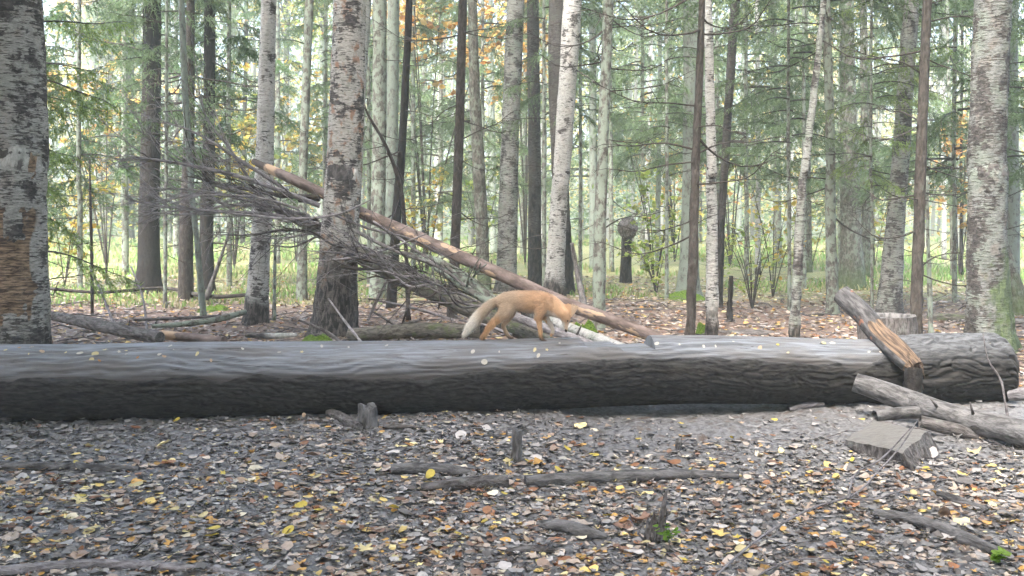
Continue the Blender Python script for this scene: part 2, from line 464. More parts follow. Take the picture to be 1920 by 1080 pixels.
# individual conspicuous leaves: a few shared meshes
LEAFCOL = {'yellow': (0.55, 0.43, 0.08), 'straw': (0.48, 0.41, 0.22), 'pale': (0.46, 0.43, 0.37), 'rust': (0.36, 0.17, 0.05), 'tan': (0.42, 0.30, 0.20)}
LM = {}
for cn, cc in LEAFCOL.items():
    for k, sh in enumerate(('oval', 'round', 'lobed')):
        V, Fc = ring_leaf(10 if sh != 'lobed' else 15, sh)
        V = V.copy(); V[:, 2] *= 0.9
        cols = np.array(cc)*(0.85+0.3*rng.random((len(V), 1)))
        LM[cn, k] = MB().add(V, Fc, None, cols).mesh("fallen_leaf_"+cn, True)
        LM[cn, k].materials.append(M['litter'])
def one_leaf(cn, pos, size, label, group, normal=(0, 0, 1), tilt=0.25, zs=(0.3, 1.3)):
    o = link("fallen_leaf", LM[cn, random.choice((0, 0, 1, 1, 2))], None, None, label, "leaf", group)
    nrm = Vector(normal) + Vector((random.gauss(0, tilt), random.gauss(0, tilt), 0))
    o.rotation_mode = 'QUATERNION'
    o.rotation_quaternion = nrm.to_track_quat('Z', 'Y') @ Matrix.Rotation(random.random()*6.28, 3, 'Z').to_quaternion()
    o.location = pos
    o.scale = (size, size*random.uniform(0.55, 1.0), size*random.uniform(*zs))
    return o
GL = {'yellow': "bright yellow fallen leaf lying on the grey mud before the log", 'straw': "straw yellow fallen leaf lying on the grey mud before the log",
      'pale': "whitish fallen leaf lying on the grey mud before the log", 'rust': "rust brown fallen leaf lying on the grey mud before the log", 'tan': "large tan fallen leaf lying on the grey mud before the log"}
LMK = [(-2.4, 7.0, "by the pale birch stick under the log"), (-0.95, 6.9, "around the small mud grey stump"), (-0.55, 5.9, "by the rotting wood piece"), (-0.35, 5.55, "in front of the crumbling stick"), (0.02, 6.1, "around the upright stake"),
       (0.75, 5.75, "along the straight muddy pole"), (0.35, 4.85, "by the short grey wood piece"), (0.70, 4.70, "around the split stump"), (1.1, 6.4, "near the tiny dark stump"), (2.4, 6.3, "beside the wood slab"), (1.35, 4.5, "under the long bare twig"),
       (2.1, 4.85, "by the arching root"), (-2.0, 4.5, "along the pale curved stick"), (-2.4, 6.0, "by the half sunk muddy stick"), (-1.2, 5.2, "on the open mud between stump and curved stick"), (-0.3, 4.35, "near the small dark stick"), (0.6, 7.1, "close under the long log's gap"), (-1.4, 6.3, "on the open mud before the small stump")]
def near_mark(x, y): return min(LMK, key=lambda l: (l[0]-x)**2+(l[1]-y)**2)[2]
for i in range(190):
    y = 4.25 + 3.1*random.random()**1.25
    x = (random.random()*2-1)*y*0.53
    if y > 6.2 and random.random() < 0.4: continue
    cn = random.choices(('yellow', 'straw', 'pale', 'rust', 'tan'), (5, 5, 3, 2, 3))[0]
    z = float(gz(x, y)+gfine(x, y))+0.018
    one_leaf(cn, (x, y, z), random.uniform(0.045, 0.08), GL[cn].replace('lying on the grey mud before the log', '')+near_mark(x, y), cn+" leaves on the mud", tilt=0.3)

# ------------------------------------------------------------------ grass beyond the leaf carpet
n = 100000
y = 15 + 33*rng.random(n)**1.1
x = (rng.random(n)*2-1)*(y*0.62+2.5)
den = fbm(x*0.28, y*0.28, 4.0, 2, 55) + 0.55*sst(15, 21, y) + 0.35*sst(0, -6, x)*sst(15, 19, y)
k = den > 0.30 + 0.5*rng.random(n)
x, y = x[k], y[k]; n = len(x)
z = gz(x, y)
hgt = (0.05+0.15*rng.random(n)**1.5)*(0.7+0.6*sst(18, 32, y))
a = rng.random(n)*6.28
le = rng.normal(0, 0.35, (n, 2))*hgt[:, None]
wd = 0.006+0.0006*y
B = np.stack([x, y, z], 1)
sd = np.stack([np.cos(a)*wd, np.sin(a)*wd, np.zeros(n)], 1)
mid = B + np.stack([le[:, 0]*0.35, le[:, 1]*0.35, hgt*0.6], 1)
tip = B + np.stack([le[:, 0], le[:, 1], hgt], 1)
V = np.stack([B-sd, B+sd, mid+sd*0.7, mid-sd*0.7, tip], 1).reshape(-1, 3)
ii = (np.arange(n)*5)[:, None]
st = vn(x*0.5, y*0.5, 0, 8)[:, None]
cg = np.where(rng.random((n, 1)) < 0.42+0.3*st, np.array([[0.32, 0.31, 0.16]]), np.array([[0.19, 0.31, 0.09]]))*(0.7+0.6*rng.random((n, 1)))
mb = MB().add(V, [np.hstack([ii, ii+1, ii+2, ii+3]), np.hstack([ii+3, ii+2, ii+4])], None, np.repeat(cg, 5, 0))
link("grass", mb.mesh("grass", False), M['grass'], label="bright yellow green grass growing between the trunks beyond the leaves", cat="grass", kind="stuff")

# ------------------------------------------------------------------ the long log
def px2s(px):
    d = 7.8
    for _ in range(4):
        xx = (px-960)/F*d; d = float(log_y(xx))
    return (xx-LOGA[0])/(LOGB[0]-LOGA[0])
NL, NT = 880, 220
LL = np.linalg.norm(LOGB-LOGA)
sN, sL0, sL1 = px2s(1220), px2s(1083), px2s(1152)
ss = np.unique(np.concatenate([np.linspace(0, 1, NL), [sN-1e-5, sN+1e-5]]))
thv = np.linspace(0, 2*np.pi, NT, endpoint=False)      # 0 = top, increasing towards the camera
S, TH = np.meshgrid(ss, thv, indexing='ij')
lx = S*LL
R0 = 0.314 + (0.25-0.314)*S**0.85 + 0.012*sst(px2s(1680), px2s(1760), S)
R0 = R0*(1-0.16*np.clip((lx-LL+0.07)/0.07, 0, 1)**2)
def warp(lx, th): return th*R0 + 0.02*vn(lx*1.7, th*2.0, 0, 3)
q = warp(lx, TH)
rip = vn(lx*2.7+3*vn(lx*0.9, q*3, 0, 8), q*30+1.6*vn(lx*2.3, q*5, 1, 4), 0, 12)
rip = np.sin(q*2*np.pi/0.052 + 5.0*vn(lx*1.6, q*3.0, 0, 8) + 2.6*vn(lx*4.5, q*7, 3, 14) + 1.0*vn(lx*11, q*12, 3, 24)) * (0.55+0.45*vn(lx*1.2, q*5, 7, 31))
front = sst(0.25, 0.75, TH)*(TH < np.pi) + sst(0.25, 0.75, 2*np.pi-TH)*(TH >= np.pi)
tha = np.where(TH > np.pi, 2*np.pi-TH, TH)
wood_r = R0*(1+0.02*vn(lx*0.8, TH*1.2, 5, 2)) + 0.0095*rip*(1-0.75*sst(-0.1, 0.15, tha-1.25))*np.clip(front, 0.08, 1) + 0.0015*vn(lx*9, q*60, 0, 5)
edge = 1.36 + 0.16*fbm(lx*0.7, 0*lx, 4, 2, 9) + 0.10*fbm(lx*4, tha*3, 1, 3, 33) - 0.22*sst(px2s(700), px2s(1600), S)
edge = edge*(1-sst(px2s(1590), px2s(1725), S)) - 1.0*sst(px2s(1640), px2s(1725), S)
bm = tha - edge
fis = vn(lx*13+2*vn(lx*5, q*12, 2, 6), q*62+0.8*vn(lx*6, q*9, 2, 6), 0, 41)
fis2 = vn(lx*16, q*60, 3, 42)
rid = np.abs(fis)
big = sst(px2s(1620), px2s(1720), S)
fisb = np.abs(vn(lx*6+1.6*vn(lx*3.5, q*9, 2, 16), q*24+1.0*vn(lx*4.5, q*8, 8, 17), 0, 46))
bark_r = wood_r + np.where(bm > 0, 0.006+0.012*sst(0, 0.10, bm), -0.03*sst(0, -0.05, bm)) + (1-big)*(0.010*sst(0, 0.4, rid)-0.005) + big*(0.022*sst(0, 0.30, fisb)-0.008) + 0.003*fis2
ax_dir = (LOGB-LOGA)/LL
side = np.array([ax_dir[1], -ax_dir[0], 0.0])           # towards the camera
up = np.array([0, 0, 1.0])
cen = LOGA[None] + ss[:, None]*(LOGB-LOGA)[None]
cen[:, 2] = np.maximum(R0[:, 0], 0.24)-0.010 + 0.045*np.exp(-((ss-px2s(1270))/0.11)**2) - 0.02*(1-sst(px2s(100), px2s(500), ss))
def logverts(r):
    V = cen[:, None, :] + r[:, :, None]*(np.cos(TH)[:, :, None]*up + np.sin(TH)[:, :, None]*side)
    # notch sawn into the top: a long shallow step, then a flat ledge up to an upright saw face
    topz = cen[:, 2] + R0[:, 0]
    nn = len(ss)
    cut = np.full(nn, 9.0)
    ins = (ss >= sL0) & (ss < sN)
    ramp_ = sst(sL0, sL0+0.006, ss)
    led = topz - 0.062*ramp_ - 0.028*sst(sL1, sL1+0.004, ss) + 0.004*vn(ss*LL*6, 0*ss, 0, 3)
    cut[ins] = led[ins]
    V[:, :, 2] = np.minimum(V[:, :, 2], cut[:, None])
    return V
LOGTOP = lambda px: float(np.interp(px2s(px), ss, cen[:, 2]+R0[:, 0]))
def ringfaces(n, k, keep=None):
    i = np.arange(n-1)[:, None]*k; j = np.arange(k)[None, :]; j2 = (j+1) % k
    Fq = np.stack([i+j, i+k+j, i+k+j2, i+j2], 2)
    if keep is not None:
        kk = keep[:-1] | keep[1:]
        kk = kk | np.roll(kk, -1, 1)
        return Fq[kk]
    return Fq.reshape(-1, 4)
LT = np.stack([q, lx, tha], 2).reshape(-1, 3)
n0 = len(ss)
log = thing("fallen_log", "long debarked grey tree log lying across the whole clearing", "log", (LOGA[0], LOGA[1], 0))
off = np.array([LOGA[0], LOGA[1], 0])
Vw = logverts(wood_r)
mb = MB().add(Vw.reshape(-1, 3), ringfaces(n0, NT), LT)
m, nt, bs = newmat("weathered_wood")
tc = attr(nt, "tc")
gr = noi(nt, vmul(nt, tc, (60, 3.0, 1)), 1.0, 4, 0.6, 0.3)
bl = noi(nt, vmul(nt, tc, (5, 1.2, 1)), 1.0, 4, 0.6)
c = mx(nt, rmp(nt, gr, 0.3, 0.72), (0.105, 0.113, 0.125), (0.235, 0.252, 0.278))
c = mx(nt, rmp(nt, bl, 0.42, 0.66), c, (0.125, 0.119, 0.116))
c = mx(nt, mth(nt, 'MULTIPLY', rmp(nt, noi(nt, vmul(nt, tc, (16, 4, 1)), 1.0, 5, 0.7), 0.56, 0.68), 0.8), c, (0.075, 0.070, 0.070))
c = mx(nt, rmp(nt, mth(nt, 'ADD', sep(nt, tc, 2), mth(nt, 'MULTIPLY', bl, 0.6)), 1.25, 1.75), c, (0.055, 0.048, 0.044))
crk = noi(nt, vmul(nt, tc, (38, 1.6, 1)), 1.0, 5, 0.62, 1.2)
c = mx(nt, rmp(nt, crk, 0.60, 0.66), c, (0.045, 0.042, 0.04))
setc(nt, bs, c, rmp(nt, bl, 0.3, 0.7, 0.42, 0.65), 0.4)
bump(nt, bs, mth(nt, 'ADD', gr, noi(nt, vmul(nt, tc, (25, 5, 1)), 1.0, 4)), 0.5, 0.012)
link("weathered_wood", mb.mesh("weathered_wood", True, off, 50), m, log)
Vb = logverts(bark_r)
mb = MB().add(Vb.reshape(-1, 3), ringfaces(n0, NT, bm > -0.06), LT)
m, nt, bs = newmat("log_bark")
tc = attr(nt, "tc")
a = noi(nt, vmul(nt, tc, (48, 11, 1)), 1.0, 4, 0.6, 0.6)
c = mx(nt, rmp(nt, a, 0.33, 0.7), (0.009, 0.0082, 0.0078), (0.042, 0.038, 0.035))
dirt = noi(nt, vmul(nt, tc, (9, 3, 1)), 1.0, 4)
c = mx(nt, mth(nt, 'MULTIPLY', rmp(nt, dirt, 0.5, 0.72), 0.5), c, (0.034, 0.033, 0.029))
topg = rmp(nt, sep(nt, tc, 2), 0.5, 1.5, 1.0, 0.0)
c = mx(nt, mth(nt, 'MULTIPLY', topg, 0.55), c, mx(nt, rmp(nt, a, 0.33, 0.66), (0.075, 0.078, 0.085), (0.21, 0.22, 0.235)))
setc(nt, bs, c, 0.8, 0.3)
bump(nt, bs, a, 0.7, 0.012)
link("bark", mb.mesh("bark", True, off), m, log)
# sawn ends
def endcap(i, sgn, name):
    ring = Vb[i] if i else Vw[i]
    cc = ring.mean(0)
    mb = MB()
    k = NT
    V = [ring + (cc-ring)*t + np.array([sgn*0.02*(1-(1-t)**2), 0, 0]) for t in (0, 0.12, 0.4, 0.7, 0.97)]
    j = np.arange(k); j2 = (j+1) % k
    Fs = [np.stack([a*k+j, a*k+j2, (a+1)*k+j2, (a+1)*k+j], 1) for a in range(4)]
    mb.add(np.vstack(V), Fs)
    link(name, mb.mesh(name, True, off), M['mudwood'], log)
endcap(0, -1, "sawn_end"); endcap(n0-1, 1, "sawn_end")
LC = {'pale': "whitish little leaf lying on the weathered top of the long log", 'straw': "straw yellow leaf lying on the weathered top of the long log",
      'yellow': "yellow leaf lying on the weathered top of the long log", 'tan': "tan curled leaf lying on the weathered top of the long log", 'rust': "rusty leaf lying on the weathered top of the long log"}
LOGMARK = [(100, 'right before the torn birch'), (215, 'just past the torn birch'), (290, 'before the black trunk'), (400, 'before the brown spruce'), (600, 'before the white birch'), (860, 'below the mossy lying log'), (960, 'under the tail and hind legs of the fox'), (1080, 'under the forelegs of the fox'),
           (1200, 'below the sawn notch'), (1290, 'just past the sawn notch'), (1400, 'before the slim white birch'), (1500, 'before the crooked birch'), (1600, 'before the lichen grey spruce'), (1720, 'by the broken limb'), (9999, 'on its barked end')]
def log_leaf(px, th, cn, size=0.045):
    s = px2s(px)
    i = int(np.argmin(np.abs(ss-s))); j = int(round(th/(2*np.pi)*NT)) % NT
    p = np.maximum(Vw[i, j], Vb[i, j]) if bm[i, j] > 0 else Vw[i, j]
    nrm = math.cos(th)*up + math.sin(th)*side
    one_leaf(cn, tuple(p + nrm*0.004), size*random.uniform(0.55, 1.35), LC[cn].replace('lying on the weathered top of the long log', 'on the long log ')+next(t_ for l_, t_ in LOGMARK if px < l_), cn+" leaves on the log", tuple(nrm), 0.15, (0.1, 0.6))
for a in [(18, .45, 'straw'), (60, .3, 'tan'), (40, .35, 'rust'), (65, .62, 'straw'), (85, .5, 'tan'), (130, .55, 'straw'), (158, .6, 'pale'), (185, .6, 'straw'), (200, .45, 'straw'),
          (182, .8, 'straw'), (198, .85, 'rust'), (228, .55, 'pale'), (240, .5, 'straw'), (245, .65, 'pale'), (265, .75, 'rust'), (305, .65, 'pale'), (315, .75, 'tan'), (321, .35, 'pale'),
          (330, .5, 'pale'), (376, .7, 'straw'), (404, .9, 'tan'), (456, .5, 'pale'), (527, .65, 'pale'), (568, .65, 'straw'), (602, .4, 'pale'), (653, .45, 'pale'), (725, .4, 'pale'),
          (884, .7, 'pale'), (903, 1.05, 'pale'), (933, .75, 'pale'), (997, .7, 'straw'), (1004, .9, 'pale'), (1020, .7, 'straw'), (1046, .45, 'pale'), (1130, 1.25, 'pale'), (1183, 1.28, 'pale'),
          (1210, 1.2, 'pale'), (1267, .65, 'pale'), (1309, .7, 'pale'), (1333, .7, 'pale'), (1368, .5, 'pale'), (1414, .75, 'tan'), (1448, .6, 'yellow'), (1463, .9, 'straw'), (1533, .45, 'pale'),
          (1555, .45, 'pale'), (1614, .8, 'pale'), (1635, .8, 'pale'), (1660, .65, 'yellow'), (1538, .45, 'straw'), (1254, 1.25, 'pale'), (1256, 1.3, 'pale'), (1840, .75, 'straw'), (268, 1.55, 'pale'), (124, 1.6, 'tan'),
          (1285, 1.22, 'pale'), (1296, 1.22, 'pale'), (1276, 1.25, 'pale'), (1310, 1.25, 'pale'), (1225, .6, 'pale')]:
    log_leaf(*a, size=0.026 if a[1] > 1.1 else 0.04)

random.seed(303); rng = np.random.default_rng(303)

# ------------------------------------------------------------------ shared crowns and branches
def needles(mb, org, dirs, ln, wd, col):
    n = len(org)
    side = np.cross(dirs, rng.normal(0, 1, (n, 3)))
    side /= np.linalg.norm(side, axis=1)[:, None] + 1e-9
    V = np.stack([org - side*wd[:, None], org + side*wd[:, None], org + dirs*ln[:, None]], 1)
    mb.add(V.reshape(-1, 3), np.arange(n*3).reshape(-1, 3), None, np.repeat(col, 3, 0))
def spruce_branch(mb, o, az, L, lift, droop, col, dens=1.0, wood=None, coarse=1.0):
    """one live bough: a bare inner axis, side twigs hanging from the outer two thirds, needles on all"""
    d = np.array([math.cos(az), math.sin(az), 0]); s = np.array([-d[1], d[0], 0])
    t = np.linspace(0, 1, 9)
    axis = o + np.outer(t*L, d) + np.outer(lift*L*t - droop*L*t*t + 0.10*L*sst(0.6, 1, t)*t, [0, 0, 1.0])
    axis += np.outer(0.05*L*np.sin(t*4+az*7), s)
    if wood is not None: tube(wood, axis, np.linspace(0.010, 0.002, 9)*max(0.5, L), 4, C=np.array([0.055, 0.048, 0.042]), cap=False)
    nt_ = max(6, int(L*24*dens))
    tt = 0.22 + 0.78*rng.random(nt_)
    tt.sort()
    O, D, Ln, Cc = [], [], [], []
    for k in range(nt_):
        p = np.array([np.interp(tt[k], t, axis[:, i]) for i in range(3)])
        sg = 1 if k % 2 else -1
        tl = L*(0.34*(1-tt[k])+0.10)*(0.6+0.8*rng.random())
        hang = rng.uniform(0.3, 1.1)
        dv = d*rng.uniform(0.4, 1.0) + s*sg*rng.uniform(0.4, 1.0) - np.array([0, 0, hang])
        dv /= np.linalg.norm(dv)
        m_ = max(4, int(tl/0.016/coarse*dens))
        u = rng.random(m_)
        pts = p + np.outer(u*tl, dv) - np.outer(0.25*tl*u*u, [0, 0, 1.0])
        nv = dv + rng.normal(0, 0.55, (m_, 3))
        nv /= np.linalg.norm(nv, axis=1)[:, None]
        O.append(pts); D.append(nv)
        Cc.append(np.repeat((col*(0.8+0.5*tt[k]+0.25*rng.normal()*0.6))[None], m_, 0)*(0.8+0.4*rng.random((m_, 1))))
    O = np.vstack(O); D = np.vstack(D); Cc = np.clip(np.vstack(Cc), 0.004, 1)
    n = len(O)
    needles(mb, O, D, (0.042+0.045*rng.random(n))*coarse, np.full(n, 0.0062)*coarse, Cc)
def spruce_crown(H, R, nb, col, low=0.0, dens=1.0, coarse=1.0):
    mb = MB()
    for k in range(nb):
        z = H*(low+(1-low)*(k+rng.random())/nb)
        L = R*(1-z/H*0.85)*(0.55+0.6*rng.random())
        spruce_branch(mb, np.array([0, 0, z]), rng.random()*6.28, max(0.35, L), 0.12+0.25*z/H, rng.uniform(0.28, 0.55), np.array(col)*(0.7+0.6*rng.random()), dens, mb, coarse)
    return mb.mesh("spruce_crown", False)
def leaf_cloud(n, R, H, sz, pal, clump=40):
    mb = MB()
    cs = rng.normal(0, 1, (clump, 3)); cs /= np.linalg.norm(cs, axis=1)[:, None]
    cs *= (rng.random((clump, 1))**0.4)
    cs = cs*np.array([R, R, H/2]) + np.array([0, 0, H/2])
    w_ = rng.integers(0, clump, n)
    pos = cs[w_] + rng.normal(0, 1, (n, 3))*np.array([R*0.16, R*0.16, H*0.05])
    cc = np.array(pal)[rng.integers(0, len(pal), clump)][w_]*(0.7+0.6*rng.random((n, 1)))
    scatter(mb, ring_leaf(5, 'round'), pos, sz*(0.6+0.8*rng.random(n)), rng.random(n)*6.28, rng.normal(0.6, 0.5, n), rng.random(n)*6.28, cc)
    for k in range(0, clump, 2):
        p0 = np.array([0, 0, max(0.0, cs[k, 2]-0.35*H)])
        tube(mb, spline([p0, (p0+cs[k])/2+[0, 0, 0.1*H*rng.random()], cs[k]], 7), np.linspace(0.02, 0.004, 7)*R/2, 4, C=np.array([0.09, 0.08, 0.07]), cap=False)
    return mb.mesh("leaf_crown", False)
DG_ = (0.062, 0.108, 0.040); MG_ = (0.075, 0.105, 0.045); YG_ = (0.14, 0.20, 0.06); GG_ = (0.115, 0.168, 0.085)
SC = [spruce_crown(9, 1.9, 66, DG_, dens=1.2, coarse=1.35), spruce_crown(9, 1.8, 62, GG_, dens=1.1, coarse=1.2), spruce_crown(10, 2.3, 72, GG_, dens=1.05, coarse=1.45), spruce_crown(8, 1.5, 60, YG_, dens=1.1, coarse=0.95)]
for me in SC: me.materials.append(M['needle'])
YEL = [(0.42, 0.34, 0.07), (0.34, 0.32, 0.08), (0.26, 0.29, 0.07), (0.45, 0.30, 0.06)]
ORA = [(0.46, 0.27, 0.07), (0.50, 0.34, 0.10), (0.40, 0.20, 0.07), (0.48, 0.36, 0.16)]
GRN = [(0.20, 0.30, 0.06), (0.27, 0.34, 0.08), (0.34, 0.37, 0.10)]
LCW = {'y': [leaf_cloud(1500, 2.2, 5.5, 0.13, YEL) for _ in range(2)], 'o': [leaf_cloud(1500, 2.2, 4.5, 0.13, ORA) for _ in range(2)], 'g': [leaf_cloud(1300, 1.8, 4.5, 0.11, GRN)]}
for l in LCW.values():
    for me in l: me.materials.append(M['leaf'])

def dead_branch_mesh(n_tw, bend, L=1.0, r=0.011):
    mb = MB()
    t = np.linspace(0, 1, 9)
    ax = np.stack([t*L, 0.06*np.sin(t*5), bend*(t-0.0)*(t-1.0)*1.6 + 0.05*np.sin(t*9)*t], 1)
    tube(mb, ax, np.linspace(r, r*0.22, 9), 5, cap=False)
    for k in range(n_tw):
        u = random.uniform(0.25, 0.98)
        p = np.array([np.interp(u, t, ax[:, i]) for i in range(3)])
        dv = np.array([random.uniform(0.4, 1), random.choice((-1, 1))*random.uniform(0.3, 0.9), random.uniform(-0.5, 0.35)])
        l = random.uniform(0.10, 0.32)*(1.1-u*0.5)
        e = p+dv*l
        md = (p+e)/2+np.array([0, 0, -0.03*l+random.gauss(0, 0.02)])
        tube(mb, np.array([p, md, e]), np.array([r*0.42, r*0.3, r*0.12]), 3, cap=False)
        if random.random() < 0.5:
            e2 = md+np.array([dv[0]*0.6, -dv[1], random.uniform(-.4, .3)])*l*0.5
            tube(mb, np.array([md, (md+e2)/2, e2]), np.array([r*0.28, r*0.2, r*0.1]), 3, cap=False)
    me = mb.mesh("dead_branch", True)
    me.materials.append(M['twig_dark'])
    return me
DB = [dead_branch_mesh(random.randint(6, 13), b) for b in (0.25, 0.15, 0.35, -0.15, 0.45, 0.05)]
def add_dead(tree, base, zs, xs, rs, n, z0, z1, L0, L1, side=None):
    for k in range(n):
        z = random.uniform(z0, z1)
        az = random.uniform(0, 6.28) if side is None else random.gauss(side, 0.6)
        if side is None and random.random() < 0.55: az = random.choice((0, math.pi)) + random.gauss(0, 0.45)
        o = link("dead_branch", random.choice(DB), None, tree)
        r = float(np.interp(z, zs, rs))*0.7
        o.location = (float(np.interp(z, zs, xs))-base[0]+r*math.cos(az), r*math.sin(az), z-base[2])
        L = random.uniform(L0, L1)
        o.rotation_euler = (random.uniform(-0.4, 0.4), random.uniform(-0.30, 0.22), az)
        o.scale = (L, L, L*random.uniform(0.6, 1.0))

TREES = []
def T(name, label, mat, depth, pts, cat="tree", group=None, ztop=None, flare=0.45, crown=None, cscale=1.0, cz=None, dead=0, dz=(0.8, 6.5), dl=(0.5, 1.6), rough=None, moss=None, peel=None, seg=None, dside=None):
    """a trunk through photo-measured points (px,py,width_px), top to base, standing at `depth`"""
    q = np.array([np.append(P(a, b, depth), w_*depth/F/2) for a, b, w_ in pts])
    q = q[np.argsort(q[:, 2])]
    vis = CAMZ + depth*0.225
    if ztop is None: ztop = max(vis + 3.0, 11.0)
    # carry the lowest and highest slopes on
    g0 = float(gz(q[0, 0], depth)) - 0.12
    def ext(z, a, b, damp):
        sl = (b[:2]-a[:2])/(b[2]-a[2]+1e-6)
        return np.array([b[0]+np.clip(sl[0], -.25, .25)*damp*(z-b[2]), b[1], z, b[3]])
    lo, hi = q[0], q[-1]
    if lo[2] > g0+0.02:
        e = ext(g0, q[1], q[0], 1.0) if len(q) > 1 else np.array([lo[0], lo[1], g0, lo[3]])
        q = np.vstack([e, q])
    if hi[2] < ztop-0.3:
        e = ext(ztop, q[-2], q[-1], 0.8)
        e[3] = max(0.012, hi[3]*max(0.15, 1-0.06*(ztop-hi[2])))
        q = np.vstack([q, e])
    near = depth < 14
    dzs = 0.03 if near and depth < 12.8 else (0.10 if depth < 22 else 0.35)
    zt = np.concatenate([np.arange(q[0, 2], min(vis+0.4, q[-1, 2]), dzs), np.arange(min(vis+0.4, q[-1, 2]), q[-1, 2]+0.01, 0.5)])
    zt = np.unique(zt)
    xs = np.interp(zt, q[:, 2], q[:, 0]); rs = np.interp(zt, q[:, 2], q[:, 3])
    if len(zt) > 12:
        k = max(1, int(0.25/dzs)); ker = np.ones(2*k+1)/(2*k+1)
        xs = np.convolve(np.pad(xs, k, mode='reflect', reflect_type='odd'), ker, 'valid')
        rs = np.convolve(np.pad(rs, k, mode='edge'), ker, 'valid')
    sd = len(TREES)*13+1
    s_ = seg or (64 if dzs < 0.05 else (18 if depth < 22 else 10))
    th = np.linspace(0, 2*np.pi, s_, endpoint=False)
    zz = zt - q[0, 2]
    Rr = np.repeat(rs[:, None], s_, 1)
    fl = np.exp(-zz/0.16)[:, None]*(1+0.55*np.cos(th*random.choice((4, 5, 6))+random.random()*6)[None])*flare
    ztile, ttile = np.repeat(zt[:, None], s_, 1), np.repeat(th[None], len(zt), 0)
    ca, sa = np.cos(ttile), np.sin(ttile)
    Rr = Rr*(1+np.clip(fl, 0, 2)) * (1+0.05*fbm(ca*1.2, sa*1.2, ztile*1.5, 2, sd))
    ro = (0.007 if dzs < 0.05 else 0.004) if rough is None else rough
    k1 = 1+3.0*np.exp(-zz/0.5)[:, None]
    Rr = Rr + ro*fbm(ca*rs.mean()*26, sa*rs.mean()*26, ztile*(9 if 'birch' in mat else 6), 3, sd+5)*np.clip(k1, 1, 2.2)
    Cc = np.ones((len(zt)*s_, 4))
    if peel:
        zlo, zhi = peel
        nz = 0.30*fbm(ca*2.2, sa*2.2, ztile*3.5, 4, 501)
        msk = sst(zlo, zlo+0.05, ztile+nz)*(1-sst(zhi, zhi+0.05, ztile+nz*1.5)) * sst(0.25, 0.05, np.abs(np.angle(np.exp(1j*(ttile-peel_dir))))/np.pi-0.20+0.30*nz)
        Rr = Rr - 0.022*msk + 0.009*msk*vn(ca*2, sa*2, ztile*28, 77)
        Cc[:, 2] = 1-msk.ravel()
    if moss:
        Cc[:, 0] = np.clip((0.5+0.5*np.cos(ttile-moss[0]))*sst(moss[1]*1.6, moss[1]*0.5, ztile), 0, 1).ravel()
    else: Cc[:, 0] = 0
    base = np.array([xs[0], depth, q[0, 2]])
    yy = depth + 0.06*np.sin(zt*0.35+sd)*(zt > 2)
    mb = MB()
    tube(mb, np.stack([xs, yy, zt], 1), Rr, s_, Cc, tcoff=(random.uniform(0, 60), random.uniform(0, 60), 0))
    t = thing(name, label, cat, base, group)
    link("trunk", mb.mesh("trunk", True, base), M[mat], t)
    if crown and not (crown in 'ygo' and 12.5 < depth < 26 and random.random() < 0.6):
        pool = SC if crown[0] == 's' else LCW[crown[0]]
        me = pool[int(crown[1])] if len(crown) > 1 else random.choice(pool)
        o = link("crown", me, None, t)
        z0 = ztop*0.62 if cz is None else cz
        o.location = (float(np.interp(z0, zt, xs))-base[0], 0, z0-base[2])
        o.rotation_euler = (0, 0, random.random()*6.28)
        o.scale = (cscale, cscale, cscale*random.uniform(0.95, 1.15))
    if dead: add_dead(t, base, zt, xs, rs, dead, dz[0], min(dz[1], vis+0.5), dl[0], dl[1], dside)
    TREES.append(t)
    return t
peel_dir = 0.0
GB, GS, GT, GF = "birches in the wood", "spruces in the wood", "grey trunks in the wood", "thin trunks far back"
# direction towards the camera in a trunk's own angle: the tube's frame for upright paths
_t, _a, _b = frames(np.array([[0, 0, 0], [0, 0, 1.0]]))
peel_dir = math.atan2(np.dot(_b[0], [0, -1, 0]), np.dot(_a[0], [0, -1, 0]))
right_dir = math.atan2(np.dot(_b[0], [0.75, -0.66, 0]), np.dot(_a[0], [0.75, -0.66, 0]))

T("birch_tree", "thick birch with a band of bark torn off down to tan wood", 'birch_left', 9.0, [(16, 0, 108), (24, 300, 112), (27, 620, 124)], group=GB, crown='y', peel=(0.66, 1.60), rough=0.008)
T("birch_tree", "broad pink and white birch with mossy foot behind the log, beside the brush", 'birch_dirty', 12.1, [(655, 0, 60), (649, 200, 64), (640, 400, 66), (632, 520, 74), (628, 600, 84)], group=GB, crown='y', moss=(right_dir, 0.25), flare=0.5, rough=0.008)
T("birch_tree", "massive grey birch with green moss low on one side, by the barked log end", 'birch_moss', 11.0, [(1862, 0, 62), (1853, 250, 66), (1851, 450, 70), (1853, 560, 76), (1856, 640, 84)], group=GB, crown='y', moss=(right_dir, 1.2), rough=0.008)
T("birch_tree", "slender clean white birch with black foot behind the tip of the brush", 'birch_white', GD(607), [(505, 0, 27), (498, 250, 32), (492, 400, 36), (485, 520, 38), (480, 590, 46)], group=GB, crown='y', dead=3, dl=(0.4, 0.9))
T("birch_tree", "pale birch stem close behind the broad pink and white birch", 'birch_pale', 17.5, [(684, 0, 26), (672, 200, 26), (662, 400, 28)], group=GB, crown='g')
T("birch_tree", "stout striped grey birch above the fox's rump", 'birch_grey', GD(548), [(967, 0, 33), (957, 250, 33), (951, 450, 37), (949, 545, 42)], group=GB, crown='y')
T("birch_tree", "white leaning birch of the pair rising above the fox's head", 'birch_white', GD(560), [(1074, 0, 34), (1061, 200, 33), (1051, 350, 32), (1042, 480, 34), (1038, 550, 40)], group=GB, crown='y', dead=3)
T("birch_tree", "dark barked birch of the pair rising above the fox's head", 'birch_black', GD(553), [(1045, 0, 32), (1044, 150, 31), (1050, 350, 30), (1058, 480, 32), (1060, 550, 36)], group=GB, crown='y')
